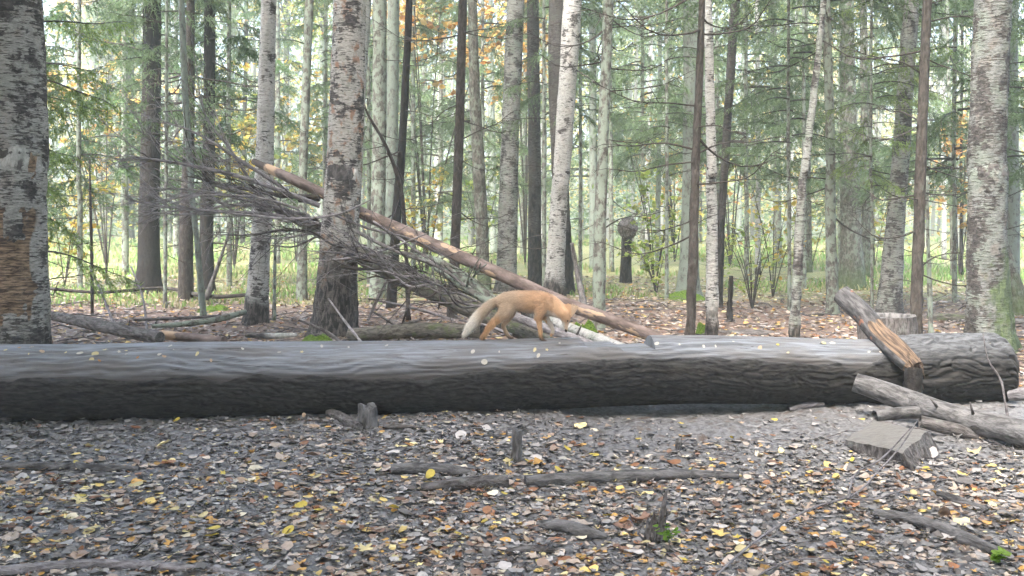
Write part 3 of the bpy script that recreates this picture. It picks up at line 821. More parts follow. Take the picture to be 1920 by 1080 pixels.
T("birch_tree", "slim white birch with black dashes touching the brown spruce pole", 'birch_white', GD(640), [(1327, 0, 14), (1330, 200, 17), (1335, 400, 20), (1335, 620, 24)], group=GB, crown='y', flare=0.2)
T("birch_tree", "crooked flaking birch broken into dark and pale patches", 'birch_grey', GD(640), [(1532, 120, 11), (1518, 230, 13), (1503, 350, 16), (1497, 450, 17), (1494, 540, 18), (1489, 630, 19)], group=GB, crown='y', flare=0.2, ztop=6.5, cz=5.0, cscale=0.4)
T("birch_tree", "banded birch with dark base right behind the hollow stump", 'birch_grey', GD(597), [(1712, 0, 26), (1694, 220, 30), (1679, 420, 34), (1671, 520, 40), (1667, 590, 46)], group=GB, crown='y', dead=7, dl=(0.5, 1.3))
T("birch_tree", "thin crooked birch stem with a dark knot behind the slim white birch", 'birch_black', GD(575), [(1380, 0, 18), (1364, 240, 15), (1352, 420, 15), (1347, 560, 16)], group=GB, crown='y')

T("spruce_tree", "black trunk with flared roots at the edge of the bright grass", 'spruce_dark', GD(548), [(283, 0, 32), (281, 250, 35), (279, 420, 38), (279, 520, 44)], group=GS, crown='s1', cz=5.2, dead=8, dl=(0.7, 1.8), flare=0.8)
T("spruce_tree", "brown spruce trunk beside the lichen sapling", 'spruce_brown', GD(562), [(356, 0, 14), (352, 250, 20), (349, 440, 26), (348, 550, 28)], group=GS, crown='s2', cz=5.6, dead=20, dl=(0.8, 2.2), dz=(1.5, 6.5), flare=0.2)
T("spruce_tree", "very dark straight spruce next to the white birch with the black foot", 'spruce_dark', GD(546), [(393, 0, 20), (390, 250, 22), (387, 430, 25), (387, 535, 28)], group=GS, crown='s0', cz=6.0, dead=16, dl=(0.7, 1.9), flare=0.5)
T("sapling", "lichen covered thin sapling bending in front of the brown spruce", 'bark_pale', GD(604), [(339, 0, 11), (345, 180, 12), (355, 330, 11), (369, 450, 10), (381, 590, 13)], group=GT, flare=0.15, crown=None, ztop=6.5)
T("spruce_tree", "slim brown spruce pole standing behind the leaning dead pole", 'spruce_brown', GD(597), [(868, 0, 16), (862, 200, 17), (856, 400, 18), (849, 560, 20)], group=GS, crown='s1', cz=5.6, dead=26, dl=(0.5, 1.5), dz=(0.9, 5.5), flare=0.15)
T("spruce_tree", "bare brown spruce pole touching the slim white birch", 'spruce_brown', GD(650), [(1316, 0, 12), (1311, 150, 14), (1304, 330, 16), (1299, 500, 17), (1294, 640, 19)], group=GS, crown='s1', cz=4.6, dead=16, dl=(0.5, 1.7), dz=(1.2, 4.2), flare=0.1)
T("spruce_tree", "tall brown spruce pole behind the hollow stump's rim", 'spruce_brown', GD(640), [(1736, 0, 16), (1729, 200, 18), (1724, 400, 20), (1719, 560, 21), (1718, 635, 22)], group=GS, crown='s3', cz=4.6, dead=30, dl=(0.4, 1.3), dz=(0.7, 4.2), flare=0.12)
T("spruce_tree", "lichen speckled spruce trunk rising straight behind the leaning pole's foot", 'bark_grey', GD(618), [(1140, 0, 19), (1132, 200, 20), (1126, 400, 23), (1122, 600, 25)], group=GS, crown='s1', cz=5.0, dead=14, dl=(0.5, 1.5), flare=0.1)
T("spruce_tree", "lichen grey spruce at the top end of the broken limb", 'bark_grey', GD(588), [(1547, 0, 14), (1554, 250, 17), (1558, 450, 20), (1561, 575, 24)], group=GS, crown='s2', cz=4.6, dead=14, dl=(0.5, 1.7), flare=0.2)
T("aspen_tree", "mossy dark trunk with lichen bending behind the slim brown spruce pole", 'bark_moss', GD(552), [(886, 0, 17), (890, 180, 20), (899, 330, 23), (904, 440, 24), (908, 545, 26)], group=GT, crown='y', flare=0.15)
T("aspen_tree", "straight dark striped trunk between the stout birch and the leaning pair", 'birch_black', GD(540), [(999, 0, 22), (1002, 250, 23), (1003, 520, 26)], group=GT, crown='y')
T("aspen_tree", "thin lichen trunk just beside the broad birch, above the brush", 'bark_grey', GD(560), [(580, 0, 16), (572, 220, 16), (567, 400, 16), (566, 555, 20)], group=GT, crown='y', dead=6, dl=(0.4, 1.0))
T("aspen_tree", "thick pale trunk with mossy foot hidden behind the bare brown pole", 'bark_pale', GD(556), [(1298, 0, 32), (1296, 250, 30), (1293, 450, 32), (1291, 545, 42)], group=GT, crown='y', flare=0.6)
T("aspen_tree", "broad pale trunk with green moss cushion at its foot near the broken limb", 'bark_moss', GD(538), [(1590, 0, 24), (1592, 250, 30), (1596, 450, 40), (1598, 530, 48)], group=GT, crown='y', flare=0.4)
T("spruce_tree", "dark mossy trunk leaning away behind the massive grey birch", 'bark_moss', GD(590), [(1845, 300, 22), (1866, 420, 24), (1888, 500, 32), (1908, 580, 46)], group=GT, ztop=3.2, flare=0.3)
T("aspen_tree", "pale grey trunk peeping out beside the massive grey birch", 'bark_pale', 17.5, [(1898, 0, 24), (1899, 200, 25), (1897, 480, 28)], group=GT, crown='y')
T("aspen_tree", "wide lichen trunk seen past the broad birch above the brush", 'bark_grey', 18.5, [(712, 0, 26), (710, 250, 26), (708, 500, 28)], group=GT, crown='g', dead=5)
T("aspen_tree", "pale smooth trunk to the side of the bluish dark stem", 'bark_pale', 20.0, [(738, 0, 22), (735, 250, 22), (730, 480, 24)], group=GT, crown='y')
T("aspen_tree", "bluish dark stem slanting behind the dead pole", 'spruce_dark', 16.0, [(764, 80, 13), (755, 250, 15), (746, 370, 17), (738, 500, 19)], group=GT, crown='y', dead=6)
# burl tree
bt = T("burl_tree", "dark trunk carrying a big round burl like a ball", 'birch_black', GD(532), [(1177, 418, 17), (1175, 450, 20), (1173, 525, 22)], group=GT, ztop=1.36, flare=0.2)
cb = P(1177, 428, GD(532))
uu, vv = np.meshgrid(np.linspace(0, np.pi, 40), np.linspace(0, 2*np.pi, 64, endpoint=False), indexing='ij')
nv = np.stack([np.sin(uu)*np.cos(vv), np.sin(uu)*np.sin(vv), np.cos(uu)], 2)
rr = 0.205*(1+0.18*fbm(nv[..., 0]*2.5, nv[..., 1]*2.5, nv[..., 2]*2.5, 3, 8)+0.07*np.abs(vn(nv[..., 0]*7, nv[..., 1]*7, nv[..., 2]*7, 4)))
Vv = nv*rr[..., None]*np.array([1, 1, 1.12]) + cb - np.array(bt.location)
link("burl", MB().add(Vv.reshape(-1, 3), ringfaces(40, 64)[:, ::-1], nv.reshape(-1, 3)*0.2).mesh("burl"), M['deadwood'], bt)

# trunks further back
FAR = [
 (103, 445, 9, 'bark_pale', "thin pale far stem just past the torn birch"), (168, 452, 14, 'bark_grey', "grey far trunk behind the thin dark sapling"),
 (200, 456, 22, 'bark_moss', "mossy far trunk standing in the long grass by the black trunk"), (243, 462, 18, 'spruce_dark', "dark far trunk with moss at the edge of the long grass"),
 (318, 470, 10, 'bark_grey', "thin far trunk between the black trunk and the brown spruce"), (428, 462, 12, 'bark_pale', "pale far stem between the very dark spruce and the white birch"),
 (455, 470, 9, 'spruce_dark', "thin dark far stem close to the slender white birch"), (532, 468, 13, 'bark_grey', "far trunk behind the slender white birch and lichen trunk"),
 (600, 472, 14, 'bark_pale', "far pale trunk just before the broad birch"), (790, 468, 13, 'bark_grey', "far grey trunk past the bluish dark stem"),
 (821, 480, 16, 'birch_pale', "far white birch stem before the slim brown spruce pole"), (925, 478, 13, 'bark_pale', "far pale trunk beside the stout striped birch"),
 (979, 486, 9, 'bark_grey', "thin far stem squeezed beside the straight dark striped trunk"), (1018, 470, 14, 'birch_pale', "far birch stem glimpsed before the leaning pair"),
 (1113, 508, 16, 'bark_pale', "pale trunk half hidden by the lichen speckled spruce"), (1147, 510, 9, 'bark_grey', "very thin dark stem between the lichen speckled spruce and the burl"),
 (1212, 470, 10, 'birch_pale', "far birch stem just past the burl"), (1233, 500, 10, 'bark_pale', "slim far stem beside yellow green leaves past the burl"),
 (1256, 462, 8, 'bark_grey', "thin far stem before the thick pale trunk"), (1421, 512, 11, 'birch_pale', "far white birch alone over the bright grass patch"),
 (1447, 465, 8, 'bark_grey', "thin far stem past the lone far white birch"), (1459, 500, 15, 'bark_grey', "far dark trunk standing in the bright grass patch"),
 (1516, 510, 14, 'bark_moss', "mossy far trunk behind the crooked birch"), (1625, 520, 18, 'bark_moss', "mossy trunk behind the broad pale one by the broken limb"),
 (1645, 470, 8, 'bark_grey', "thin far stem before the banded birch"), (1770, 488, 9, 'birch_pale', "far birch stem past the tall brown pole"),
 (1786, 520, 8, 'bark_grey', "slim far sapling before the massive birch, the paler of two"), (1803, 515, 6, 'spruce_dark', "slanting dark sapling nearest the massive grey birch"),
 (1478, 462, 9, 'birch_pale', "far pale stem past the grass patch before the crooked birch"), (1385, 470, 10, 'bark_pale', "far pale trunk behind the short dark stake"),
]
for i, (px, by, w_, mt, lb) in enumerate(FAR):
    ln = random.gauss(0, 7)
    T("birch_tree" if 'birch' in mt else "aspen_tree", lb, mt, GD(by), [(px+ln, 0, w_*0.75), (px+ln*0.3, 300, w_*0.92), (px, by-12, w_)], group=GF, flare=0.2, crown=random.choice(['y', 'y', 'g', 'o', 's1', 's2']), dead=3 if i % 2 else 0, dl=(0.5, 1.5))
# living spruces whose boughs fill the middle heights
LIVE = [(44, 12.4, 14, 's3', 1.25, 1.0, 1.0, "spruce with bright drooping boughs growing out behind the torn birch"), (235, 24, 20, 's0', 1.1, 1.1, 1.9, "dense dark spruce behind the black trunk"),
        (150, 20, 16, 's0', 1.0, 1.0, 1.4, "dark spruce with low boughs over the long grass"), (430, 21, 16, 's0', 1.0, 1.0, 2.6, "spruce with dark boughs between very dark spruce and white birch"),
        (610, 23, 16, 's1', 1.0, 1.0, 2.4, "spruce half hidden by the broad birch"), (775, 25, 15, 's1', 1.2, 1.2, 1.9, "grey green spruce filling the gap before the slim brown pole"),
        (826, 30, 15, 's2', 1.2, 1.2, 1.8, "pale spruce far behind the slim brown pole"), (1020, 19, 13, 's1', 0.85, 1.0, 3.3, "spruce with light green boughs before the leaning pair"),
        (1205, 27, 14, 's2', 1.1, 1.1, 3.0, "spruce with thin high boughs over the burl"), (1400, 22, 14, 's2', 1.0, 1.0, 3.0, "spruce with long thin boughs past the slim white birch"),
        (1480, 15.5, 12, 's1', 0.9, 1.1, 2.6, "spruce with grey boughs before the crooked birch"), (1635, 14.5, 10, 's3', 0.75, 1.1, 1.9, "young spruce with fresh green tips before the tall brown pole"),
        (1790, 17, 14, 's2', 1.0, 1.1, 2.2, "spruce with hanging boughs between the tall brown pole and massive birch"), (1940, 15, 16, 's1', 1.1, 1.1, 2.2, "spruce whose boughs reach past the massive grey birch"),
        (1575, 24, 16, 's2', 1.2, 1.2, 2.4, "grey spruce behind the broad pale trunk"), (1690, 26, 16, 's2', 1.2, 1.2, 2.0, "pale spruce far behind the banded birch"),
        (692, 21, 13, 's1', 1.0, 1.0, 3.0, "spruce with grey green boughs above the brush, past the broad birch"), (905, 25, 13, 's2', 1.0, 1.0, 2.6, "spruce boughs behind the bending mossy trunk"),
        (1088, 21, 12, 's1', 0.9, 1.0, 3.2, "spruce with sparse boughs beside the white leaning birch"), (1250, 17.5, 11, 's1', 0.85, 1.0, 2.9, "slim spruce with drooping boughs before the thick pale trunk"),
        (1345, 24, 13, 's2', 1.0, 1.0, 2.6, "spruce boughs behind the slim white birch"), (1508, 20, 12, 's1', 1.0, 1.0, 2.2, "spruce with lacy boughs behind the crooked birch"),
        (1838, 21, 13, 's1', 1.0, 1.0, 2.0, "spruce hidden behind the massive grey birch"), (310, 16.5, 12, 's1', 0.9, 1.0, 2.7, "thin spruce with hanging boughs between the black trunk and lichen sapling"),
        (520, 30, 18, 's0', 1.3, 1.2, 1.6, "dark far spruce behind the slender white birch"), (330, 32, 18, 's0', 1.3, 1.2, 1.4, "dark far spruce behind the brown spruce"), (1110, 33, 16, 's2', 1.3, 1.2, 2.6, "pale far spruce past the leaning pair")]
for px, d, w_, cr, cs, wide, cz, lb in LIVE:
    t = T("spruce_tree", lb, 'spruce_dark' if d < 13 else 'bark_grey', d, [(px, 0, w_*0.45), (px, 400, w_*0.6), (px, 460, w_*0.62)], group=GS, flare=0.2, crown=cr, cscale=cs, cz=cz, ztop=cz+9.3*cs, dead=5, dz=(0.5, cz+0.6), dl=(0.5, 1.3))  # farther trunks take lighter bark, the lens veil put into their colour

random.seed(404); rng = np.random.default_rng(404)

# ------------------------------------------------------------------ saplings and shrubs
def shrub(name, label, px, d, h, pal, nl, nst, sz, spread=0.5, cat="shrub", group=None, by=None, zlo=0.25):
    base = P(px, 500, d); base[2] = float(gz(base[0], d))-0.02
    t = thing(name, label, cat, base, group)
    mb = MB(); ml = MB()
    ends = []
    for k in range(nst):
        a = random.random()*6.28; s_ = spread*h*random.uniform(0.3, 1)
        top = np.array([math.cos(a)*s_, math.sin(a)*s_*0.8, h*random.uniform(0.75, 1.05)])
        pth = spline([np.zeros(3), top*np.array([0.35, 0.35, 0.5]), top], 10)
        tube(mb, pth, np.linspace(0.010, 0.003, 10)*(0.7+h*0.25), 5, cap=False)
        for b in range(int(4+h*2)):
            u = random.uniform(zlo, 1); p = np.array([np.interp(u, np.linspace(0, 1, 10), pth[:, i]) for i in range(3)])
            e = p + np.array([random.gauss(0, 1), random.gauss(0, 1), random.uniform(-0.1, 0.7)])*0.22*h**0.7*(1.2-u*0.5)
            tube(mb, np.array([p, (p+e)/2+[0, 0, 0.02], e]), np.array([0.004, 0.003, 0.0015]), 3, cap=False)
            ends.append((p, e))
    link("stems", mb.mesh("stems", True), M['twig_dark'], t)
    ends = np.array(ends)
    k = rng.integers(0, len(ends), nl)
    u = rng.random((nl, 1))**0.6
    pos = ends[k, 0]*(1-u)+ends[k, 1]*u + rng.normal(0, 0.04, (nl, 3))
    cc = np.array(pal)[rng.integers(0, len(pal), nl)]*(0.75+0.5*rng.random((nl, 1)))
    scatter(ml, ring_leaf(6, 'round'), pos, sz*(0.6+0.7*rng.random(nl)), rng.random(nl)*6.28, rng.normal(0.5, 0.5, nl), rng.random(nl)*6.28, cc)
    link("foliage", ml.mesh("foliage", False), M['leaf'], t)
    return t
GSH = "leafy shrubs under the trees"
SH = [("tall shrub of lime green leaves just past the burl", 1228, 20, 2.9, GRN, 420, 5, 0.10, 0.35), ("low yellow green shrub at the foot of the slim far stem past the burl", 1232, 19, 1.0, GRN, 160, 5, 0.09, 0.5),
      ("spindly yellowish shrub behind the short dark stake", 1412, 16, 1.5, GRN, 70, 9, 0.085, 0.4), ("thin shrub with few pale leaves past the short dark stake", 1450, 18.5, 2.2, YEL, 90, 5, 0.09, 0.5),
      ("yellow leaved shrub behind the slim brown spruce pole's side", 790, 24, 2.6, YEL, 300, 5, 0.11, 0.45), ("yellow green shrub hidden past the slim brown spruce pole", 905, 26, 3.2, GRN, 330, 5, 0.11, 0.4),
      ("golden shrub glowing behind the torn birch's hanging boughs", 120, 21, 2.4, YEL, 330, 5, 0.12, 0.5), ("orange maple glowing between black trunk and torn birch", 200, 27, 6.2, ORA+YEL, 900, 6, 0.15, 0.3),
      ("yellow tree glowing between the very dark spruce and white birch", 440, 27, 5.6, YEL, 1000, 6, 0.15, 0.3), ("golden tree behind the lichen trunk by the broad birch", 556, 31, 6.5, YEL, 900, 6, 0.16, 0.3),
      ("orange oak showing tan leaves high above the slim brown pole", 800, 25, 8.4, ORA, 1100, 6, 0.16, 0.26), ("peach leaved oak high between brown pole and leaning pair", 985, 29, 8.6, ORA, 1000, 6, 0.16, 0.26),
      ("small orange tree between tall brown pole and massive birch", 1800, 24, 4.6, ORA, 500, 5, 0.14, 0.3), ("yellow flecked tree past the slim white birch", 1370, 28, 6.5, YEL+GRN, 600, 6, 0.14, 0.3),
      ("orange flecked tree behind the bare brown pole", 1265, 30, 5.5, ORA+YEL, 450, 6, 0.14, 0.3), ("pale shrub low in the grass near the thick pale trunk", 1330, 21, 1.3, GRN, 140, 6, 0.09, 0.5),
      ("yellowish bush filling the gap past the crooked birch", 1520, 27, 3.0, YEL+GRN, 350, 6, 0.12, 0.4), ("yellow green bush at the far edge before the banded birch", 1640, 29, 2.6, GRN+YEL, 350, 6, 0.12, 0.45)]
for lb, px, d, h, pal, nl, ns, sz, sp in SH:
    shrub("shrub" if h < 3.5 else "maple_tree", lb, px, d, h, pal, nl, ns, sz, sp, "shrub" if h < 3.5 else "tree", GSH if h < 3.5 else "autumn leaved trees", zlo=0.2 if h < 3.5 else (0.66 if h > 8 else 0.35))
def sapling(label, pts, mat='twig_dark', name="sapling", cat="sapling", twigs=5, group="leafless saplings", tl=0.4):
    pth, rad = pxpath(pts, 22)
    base = pth[-1].copy()
    t = thing(name, label, cat, base, group)
    mb = MB(); tube(mb, pth-base, rad*(1+0.12*rng.normal(0, 1, 22)), 6, tcoff=(random.random()*50, 0, 0))
    link("stem", mb.mesh("stem"), M[mat], t)
    for k in range(twigs):
        i = random.randint(2, 16)
        o = link("twig", random.choice(DB), None, t)
        o.location = tuple(pth[i]-base); L = random.uniform(0.4, 1.1)*tl*1.6
        o.rotation_euler = (random.uniform(-.4, .4), random.uniform(-0.8, 0.1), random.choice((0, math.pi))+random.gauss(0, .6)); o.scale = (L,)*3
    return t
sapling("thin dark sapling in front of the bright grass by the torn birch", [(168, 300, 15, 1.6), (170, 400, 15, 2.6), (172, 480, 15, 3), (173, 590, 15, 3.2)])
sapling("short thin sapling standing in bright grass before the black trunk", [(197, 440, 19, 1.5), (199, 490, 19, 2.2), (200, 531, 19, 2.4)], twigs=2)
sapling("dark sapling slanting up from the foot of the very dark spruce", [(436, 415, 17, 1.6), (415, 480, 17, 3), (392, 545, 17, 5), (386, 562, 17, 6)], 'deadwood', twigs=5, tl=0.5)
sapling("pale dead stick leaning over leaves toward the torn birch", [(246, 500, 13.5, 1.6), (268, 560, 13, 2.2), (276, 628, 12.4, 2.6)], 'twig_grey', twigs=0, name="dead_stick", cat="stick", group="leaning sticks")
sapling("pale dead stick crossing low beside the thin dark sapling", [(168, 498, 13.5, 1.6), (195, 560, 13, 2.4), (222, 632, 12.2, 3)], 'twig_grey', twigs=0, name="dead_stick", cat="stick", group="leaning sticks")
sapling("thin dark stem bending up beside the broad birch's upper trunk", [(665, 150, 13.2, 1.5), (690, 215, 13.2, 2), (722, 270, 13.2, 3), (748, 340, 13.2, 3.6), (760, 450, 13.2, 4), (766, 600, 13.2, 4.5)], twigs=4)
sapling("slim dead trunk leaning away beside the dark barked birch of the pair", [(1072, 455, 15, 4), (1082, 510, 15, 5), (1096, 580, 14.6, 6), (1098, 596, 14.5, 6)], 'deadwood', twigs=1, name="dead_stick", cat="stick", group="leaning sticks")
sapling("short dark stake upright in the leaves beside the slim white birch", [(1371, 517, 14, 4), (1370, 545, 14, 4.5), (1368, 580, 14, 6), (1372, 632, 13.6, 6)], 'spruce_dark', twigs=0, name="wooden_stake", cat="stake", group=None)
sapling("thin sapling close behind the tall brown pole", [(1738, 330, 12.4, 2.6), (1740, 450, 12.4, 4), (1743, 540, 12.4, 4.5), (1746, 640, 12.2, 5.5)], 'bark_grey', twigs=4)
sapling("thin dead stem standing beside the broad birch under the brush", [(517, 440, 13, 2.5), (515, 500, 13, 3), (514, 600, 12.8, 4)], 'bark_grey', twigs=1)
sapling("pale twig leaning on the foot of the broad birch", [(616, 560, 10.8, 1.5), (645, 600, 10.2, 2.5), (682, 648, 9.6, 3.2)], 'twig_grey', twigs=0, name="dead_stick", cat="stick", group="leaning sticks")
sapling("leafless twig growing up before the barked log end", [(1843, 625, 7.2, 0.9), (1852, 672, 7.1, 1.5), (1878, 716, 6.9, 2.1), (1884, 750, 6.8, 2.5), (1900, 850, 6.4, 2.6), (1905, 885, 6.2, 2.8)], 'twig_mid', twigs=2, tl=0.16)

# ------------------------------------------------------------------ far wood that reads as one mass
mb = MB()
for k in range(300):
    d = 38 + 75*random.random()**1.2
    px = random.uniform(-600, 2520)
    b = P(px, 450, d); z0 = float(gz(b[0], d))-0.2
    r = random.uniform(0.04, 0.11)
    h_ = random.uniform(12, 24)
    l = random.gauss(0, 0.35)
    pale = random.random()
    c = np.array((0.40, 0.41, 0.38)) if pale < 0.45 else (np.array((0.22, 0.23, 0.20)) if pale < 0.85 else np.array((0.08, 0.075, 0.065)))  # far trunks coloured paler to stand in for the milky lens veil
    tube(mb, np.array([[b[0], d, z0], [b[0]+l*0.3, d, z0+h_*0.4], [b[0]+l, d, z0+h_]]), np.array([r, r*0.8, r*0.3]), 6, C=c*random.uniform(0.7, 1.2), cap=False)
n = 230
VL, CL = [], []
pos_all, col_all, sz_all = [], [], []
for k in range(2300):
    d = 36 + 80*random.random()
    px = random.uniform(-600, 2520)
    zc = random.uniform(0.3, 3.2+d*0.235) if k % 4 else random.uniform(0.3, 2.5)
    b = P(px, 450, d)
    dark = px < 620
    r = random.random()
    pal = (DG_ if dark else GG_) if r < 0.48 else (random.choice(YEL) if r < 0.72 else (random.choice(GRN) if r < 0.88 else random.choice(ORA)))
    m_ = 110
    sp = np.array([1.3, 1.0, 1.0])*random.uniform(0.6, 1.4)
    pos_all.append(np.array([b[0], d, zc+float(gz(b[0], d))]) + rng.normal(0, 1, (m_, 3))*sp)
    col_all.append(np.repeat(np.array(pal)[None], m_, 0)*(0.7+0.6*rng.random((m_, 1))))
    sz_all.append(np.full(m_, 0.20 if r > 0.48 else 0.24)*(0.5+0.8*rng.random(m_)))
for k in range(250):          # the last rows of trees, crowns closing the view
    d = random.uniform(88, 124); px = random.uniform(-600, 2520); b = P(px, 450, d); hh_ = random.uniform(15, 25)
    pal = random.choice([GG_, GG_, DG_, YEL[1], YEL[2], GRN[1], YEL[0], ORA[1]])
    m_ = 420
    zz_ = hh_*rng.random(m_)**0.8
    pos_all.append(np.stack([b[0]+rng.normal(0, 1, m_)*(1.1+1.6*(1-zz_/hh_)), d+rng.normal(0, 1.5, m_), zz_+0.3], 1))
    col_all.append(np.repeat(np.array(pal)[None], m_, 0)*(0.6+0.7*rng.random((m_, 1))))
    sz_all.append(np.full(m_, 0.75)*(0.5+0.8*rng.random(m_)))
pos_all, col_all, sz_all = np.vstack(pos_all), np.vstack(col_all), np.concatenate(sz_all)
k = pos_all[:, 2] > 0.2
pos_all, col_all, sz_all = pos_all[k], col_all[k], sz_all[k]
n = len(pos_all)
tri = (np.array([[-0.5, -0.2, 0], [0.5, -0.15, 0.05], [0.05, 0.42, 0]]), np.array([[0, 1, 2]]))
scatter(mb, tri, pos_all, sz_all, rng.random(n)*6.28, rng.normal(0.7, 0.6, n), rng.random(n)*6.28, col_all)
link("distant_wood", mb.mesh("distant_wood", False), M['leaf'], label="far off mass of pale trunks and yellow green foliage behind everything", cat="wood", kind="stuff")

# ------------------------------------------------------------------ fallen poles, brush, stumps
def twigs_on(mb, pth, n, l0, l1, r, lev=1, up_=0.3):
    for k in range(n):
        i = random.randint(len(pth)//4, len(pth)-2)
        p = pth[i]; tdir = pth[i+1]-pth[i]; tdir = tdir/(np.linalg.norm(tdir)+1e-9)
        dv = tdir*random.uniform(0.6, 1.2) + np.array([random.gauss(0, 0.35), random.gauss(0, 0.35), random.gauss(up_*0.5, 0.45)])
        l = random.uniform(l0, l1)
        q_ = np.array([p, p+dv*l*0.5+[0, 0, random.gauss(0, 0.06)*l], p+dv*l+[0, 0, random.gauss(0, 0.12)*l]])
        q_ = spline(q_, 6)
        tube(mb, q_, np.linspace(r, r*0.3, 6), 4, cap=False)
        if lev: twigs_on(mb, q_, random.randint(1, 3), l*0.35, l*0.6, r*0.55, lev-1, up_)
def pole(name, label, pts, mat, cat="log", group=None, n=40, seg=14, rough=0.05, stubs=0, branches=(), bmat='twig_grey', part="stem", lay=False):
    if lay:      # resting on the ground: the distance follows from the row and the thickness
        q0 = []
        for a_, b_, d_, r_ in pts:
            for _ in range(6):
                pp = P(a_, b_, d_); zc = float(gz(pp[0], d_)) + 0.006 + 0.75*r_*d_/F
                d_ *= (CAMZ-zc)/(CAMZ-pp[2])
            q0.append((a_, b_, d_, r_))
        pts = q0
    pth, rad = pxpath(pts, n)
    base = pth[-1].copy()
    t = thing(name, label, cat, base, group)
    sd = random.randint(0, 999)
    th = np.linspace(0, 6.283, seg, endpoint=False)
    s_ = np.linspace(0, 1, n)*np.linalg.norm(pth[0]-pth[-1])
    R_ = rad[:, None]*(1+rough*fbm(np.cos(th)[None]*1.5+0*s_[:, None], np.sin(th)[None]*1.5+0*s_[:, None], s_[:, None]*5, 3, sd))
    mb = MB(); tube(mb, pth-base, R_, seg, tcoff=(random.random()*50, 0, 0))
    link(part, mb.mesh(part, True, None, 60), M[mat], t)
    for k in range(stubs):
        i = random.randint(2, n-3); l = random.uniform(0.03, 0.12)
        dv = np.array([random.gauss(0, .5), random.gauss(-0.4, .5), random.gauss(0.5, 0.6)]); dv /= np.linalg.norm(dv)
        m2 = MB(); tube(m2, np.array([pth[i], pth[i]+dv*(l*0.5+rad[i]*.5), pth[i]+dv*(l+rad[i])])-base, np.array([0.018, 0.011, 0.005]), 6)
        link("branch_stub", m2.mesh("branch_stub"), M['deadwood'], t)
    for bp in branches:
        p2, r2_ = pxpath(bp[0], 16)
        m2 = MB(); tube(m2, p2-base, r2_, 6, tcoff=(random.random()*50, 0, 0), cap=False)
        bo = link("branch", m2.mesh("branch"), M[bp[2] if len(bp) > 2 else bmat], t)
        for k2 in range(int(bp[1]*1.9)):
            m3 = MB(); twigs_on(m3, p2-base, 1, 0.25, 0.8, float(r2_.mean())*0.42, 2 if bp[1] > 6 else 1)
            link("twig", m3.mesh("twig"), M[bp[2] if len(bp) > 2 else bmat], bo)
    return t
m, nt, bs = newmat("peeling_pole")
tc = attr(nt, "tc"); z = sep(nt, tc, 2)
a = noi(nt, vmul(nt, tc, (14, 14, 5)), 1.0, 4, 0.6)
pn = noi(nt, vmul(nt, tc, (9, 9, 2.6)), 1.0, 3)
c = mx(nt, rmp(nt, a, 0.3, 0.7), (0.075, 0.052, 0.042), (0.22, 0.17, 0.15))
c = mx(nt, rmp(nt, pn, 0.58, 0.63), c, (0.40, 0.285, 0.19))
c = mx(nt, rmp(nt, mth(nt, 'ADD', z, mth(nt, 'MULTIPLY', a, 0.35)), 0.62, 0.7, 0.0, 1.0), mx(nt, rmp(nt, z, 0.25, 0.3), (0.06, 0.045, 0.035), (0.44, 0.31, 0.20)), c)
setc(nt, bs, c, 0.7, 0.3); bump(nt, bs, a, 0.7, 0.015)
M['pole'] = m
pole("dead_pole", "long leaning dead pole with peeling pinkish bark over the fox", [(476, 303, 13.4, 6), (545, 335, 13.0, 10), (595, 358, 12.8, 10), (665, 393, 12.45, 11), (760, 436, 11.8, 13), (860, 480, 11.1, 12.5), (960, 524, 10.5, 12.5), (1060, 569, 9.9, 12.5), (1160, 606, 9.4, 12), (1255, 643, 9.0, 11.5), (1340, 680, 8.75, 10)], 'pole', "pole", n=120, seg=18, stubs=6)
TANGLE = []
for k in range(24):
    t_ = random.random()
    x0, y0, d0 = 560+370*t_, 400+190*t_, 12.9-2.6*t_
    dx, dy, dd = -random.uniform(50, 190), random.uniform(-70, 14), -random.uniform(0.1, 0.7)
    wv = random.uniform(-14, 14)
    TANGLE.append(([(x0, y0-6, d0-0.1, random.uniform(1.8, 3.4)), (x0+dx*0.35, y0+dy*0.3+wv, d0+dd*0.4, 2.2), (x0+dx*0.7, y0+dy*0.75-wv*0.5, d0+dd*0.8, 1.7), (x0+dx, y0+dy, d0+dd, 0.9)], 3, random.choice(['twig_mid', 'twig_dark', 'twig_mid', 'twig_grey'])))
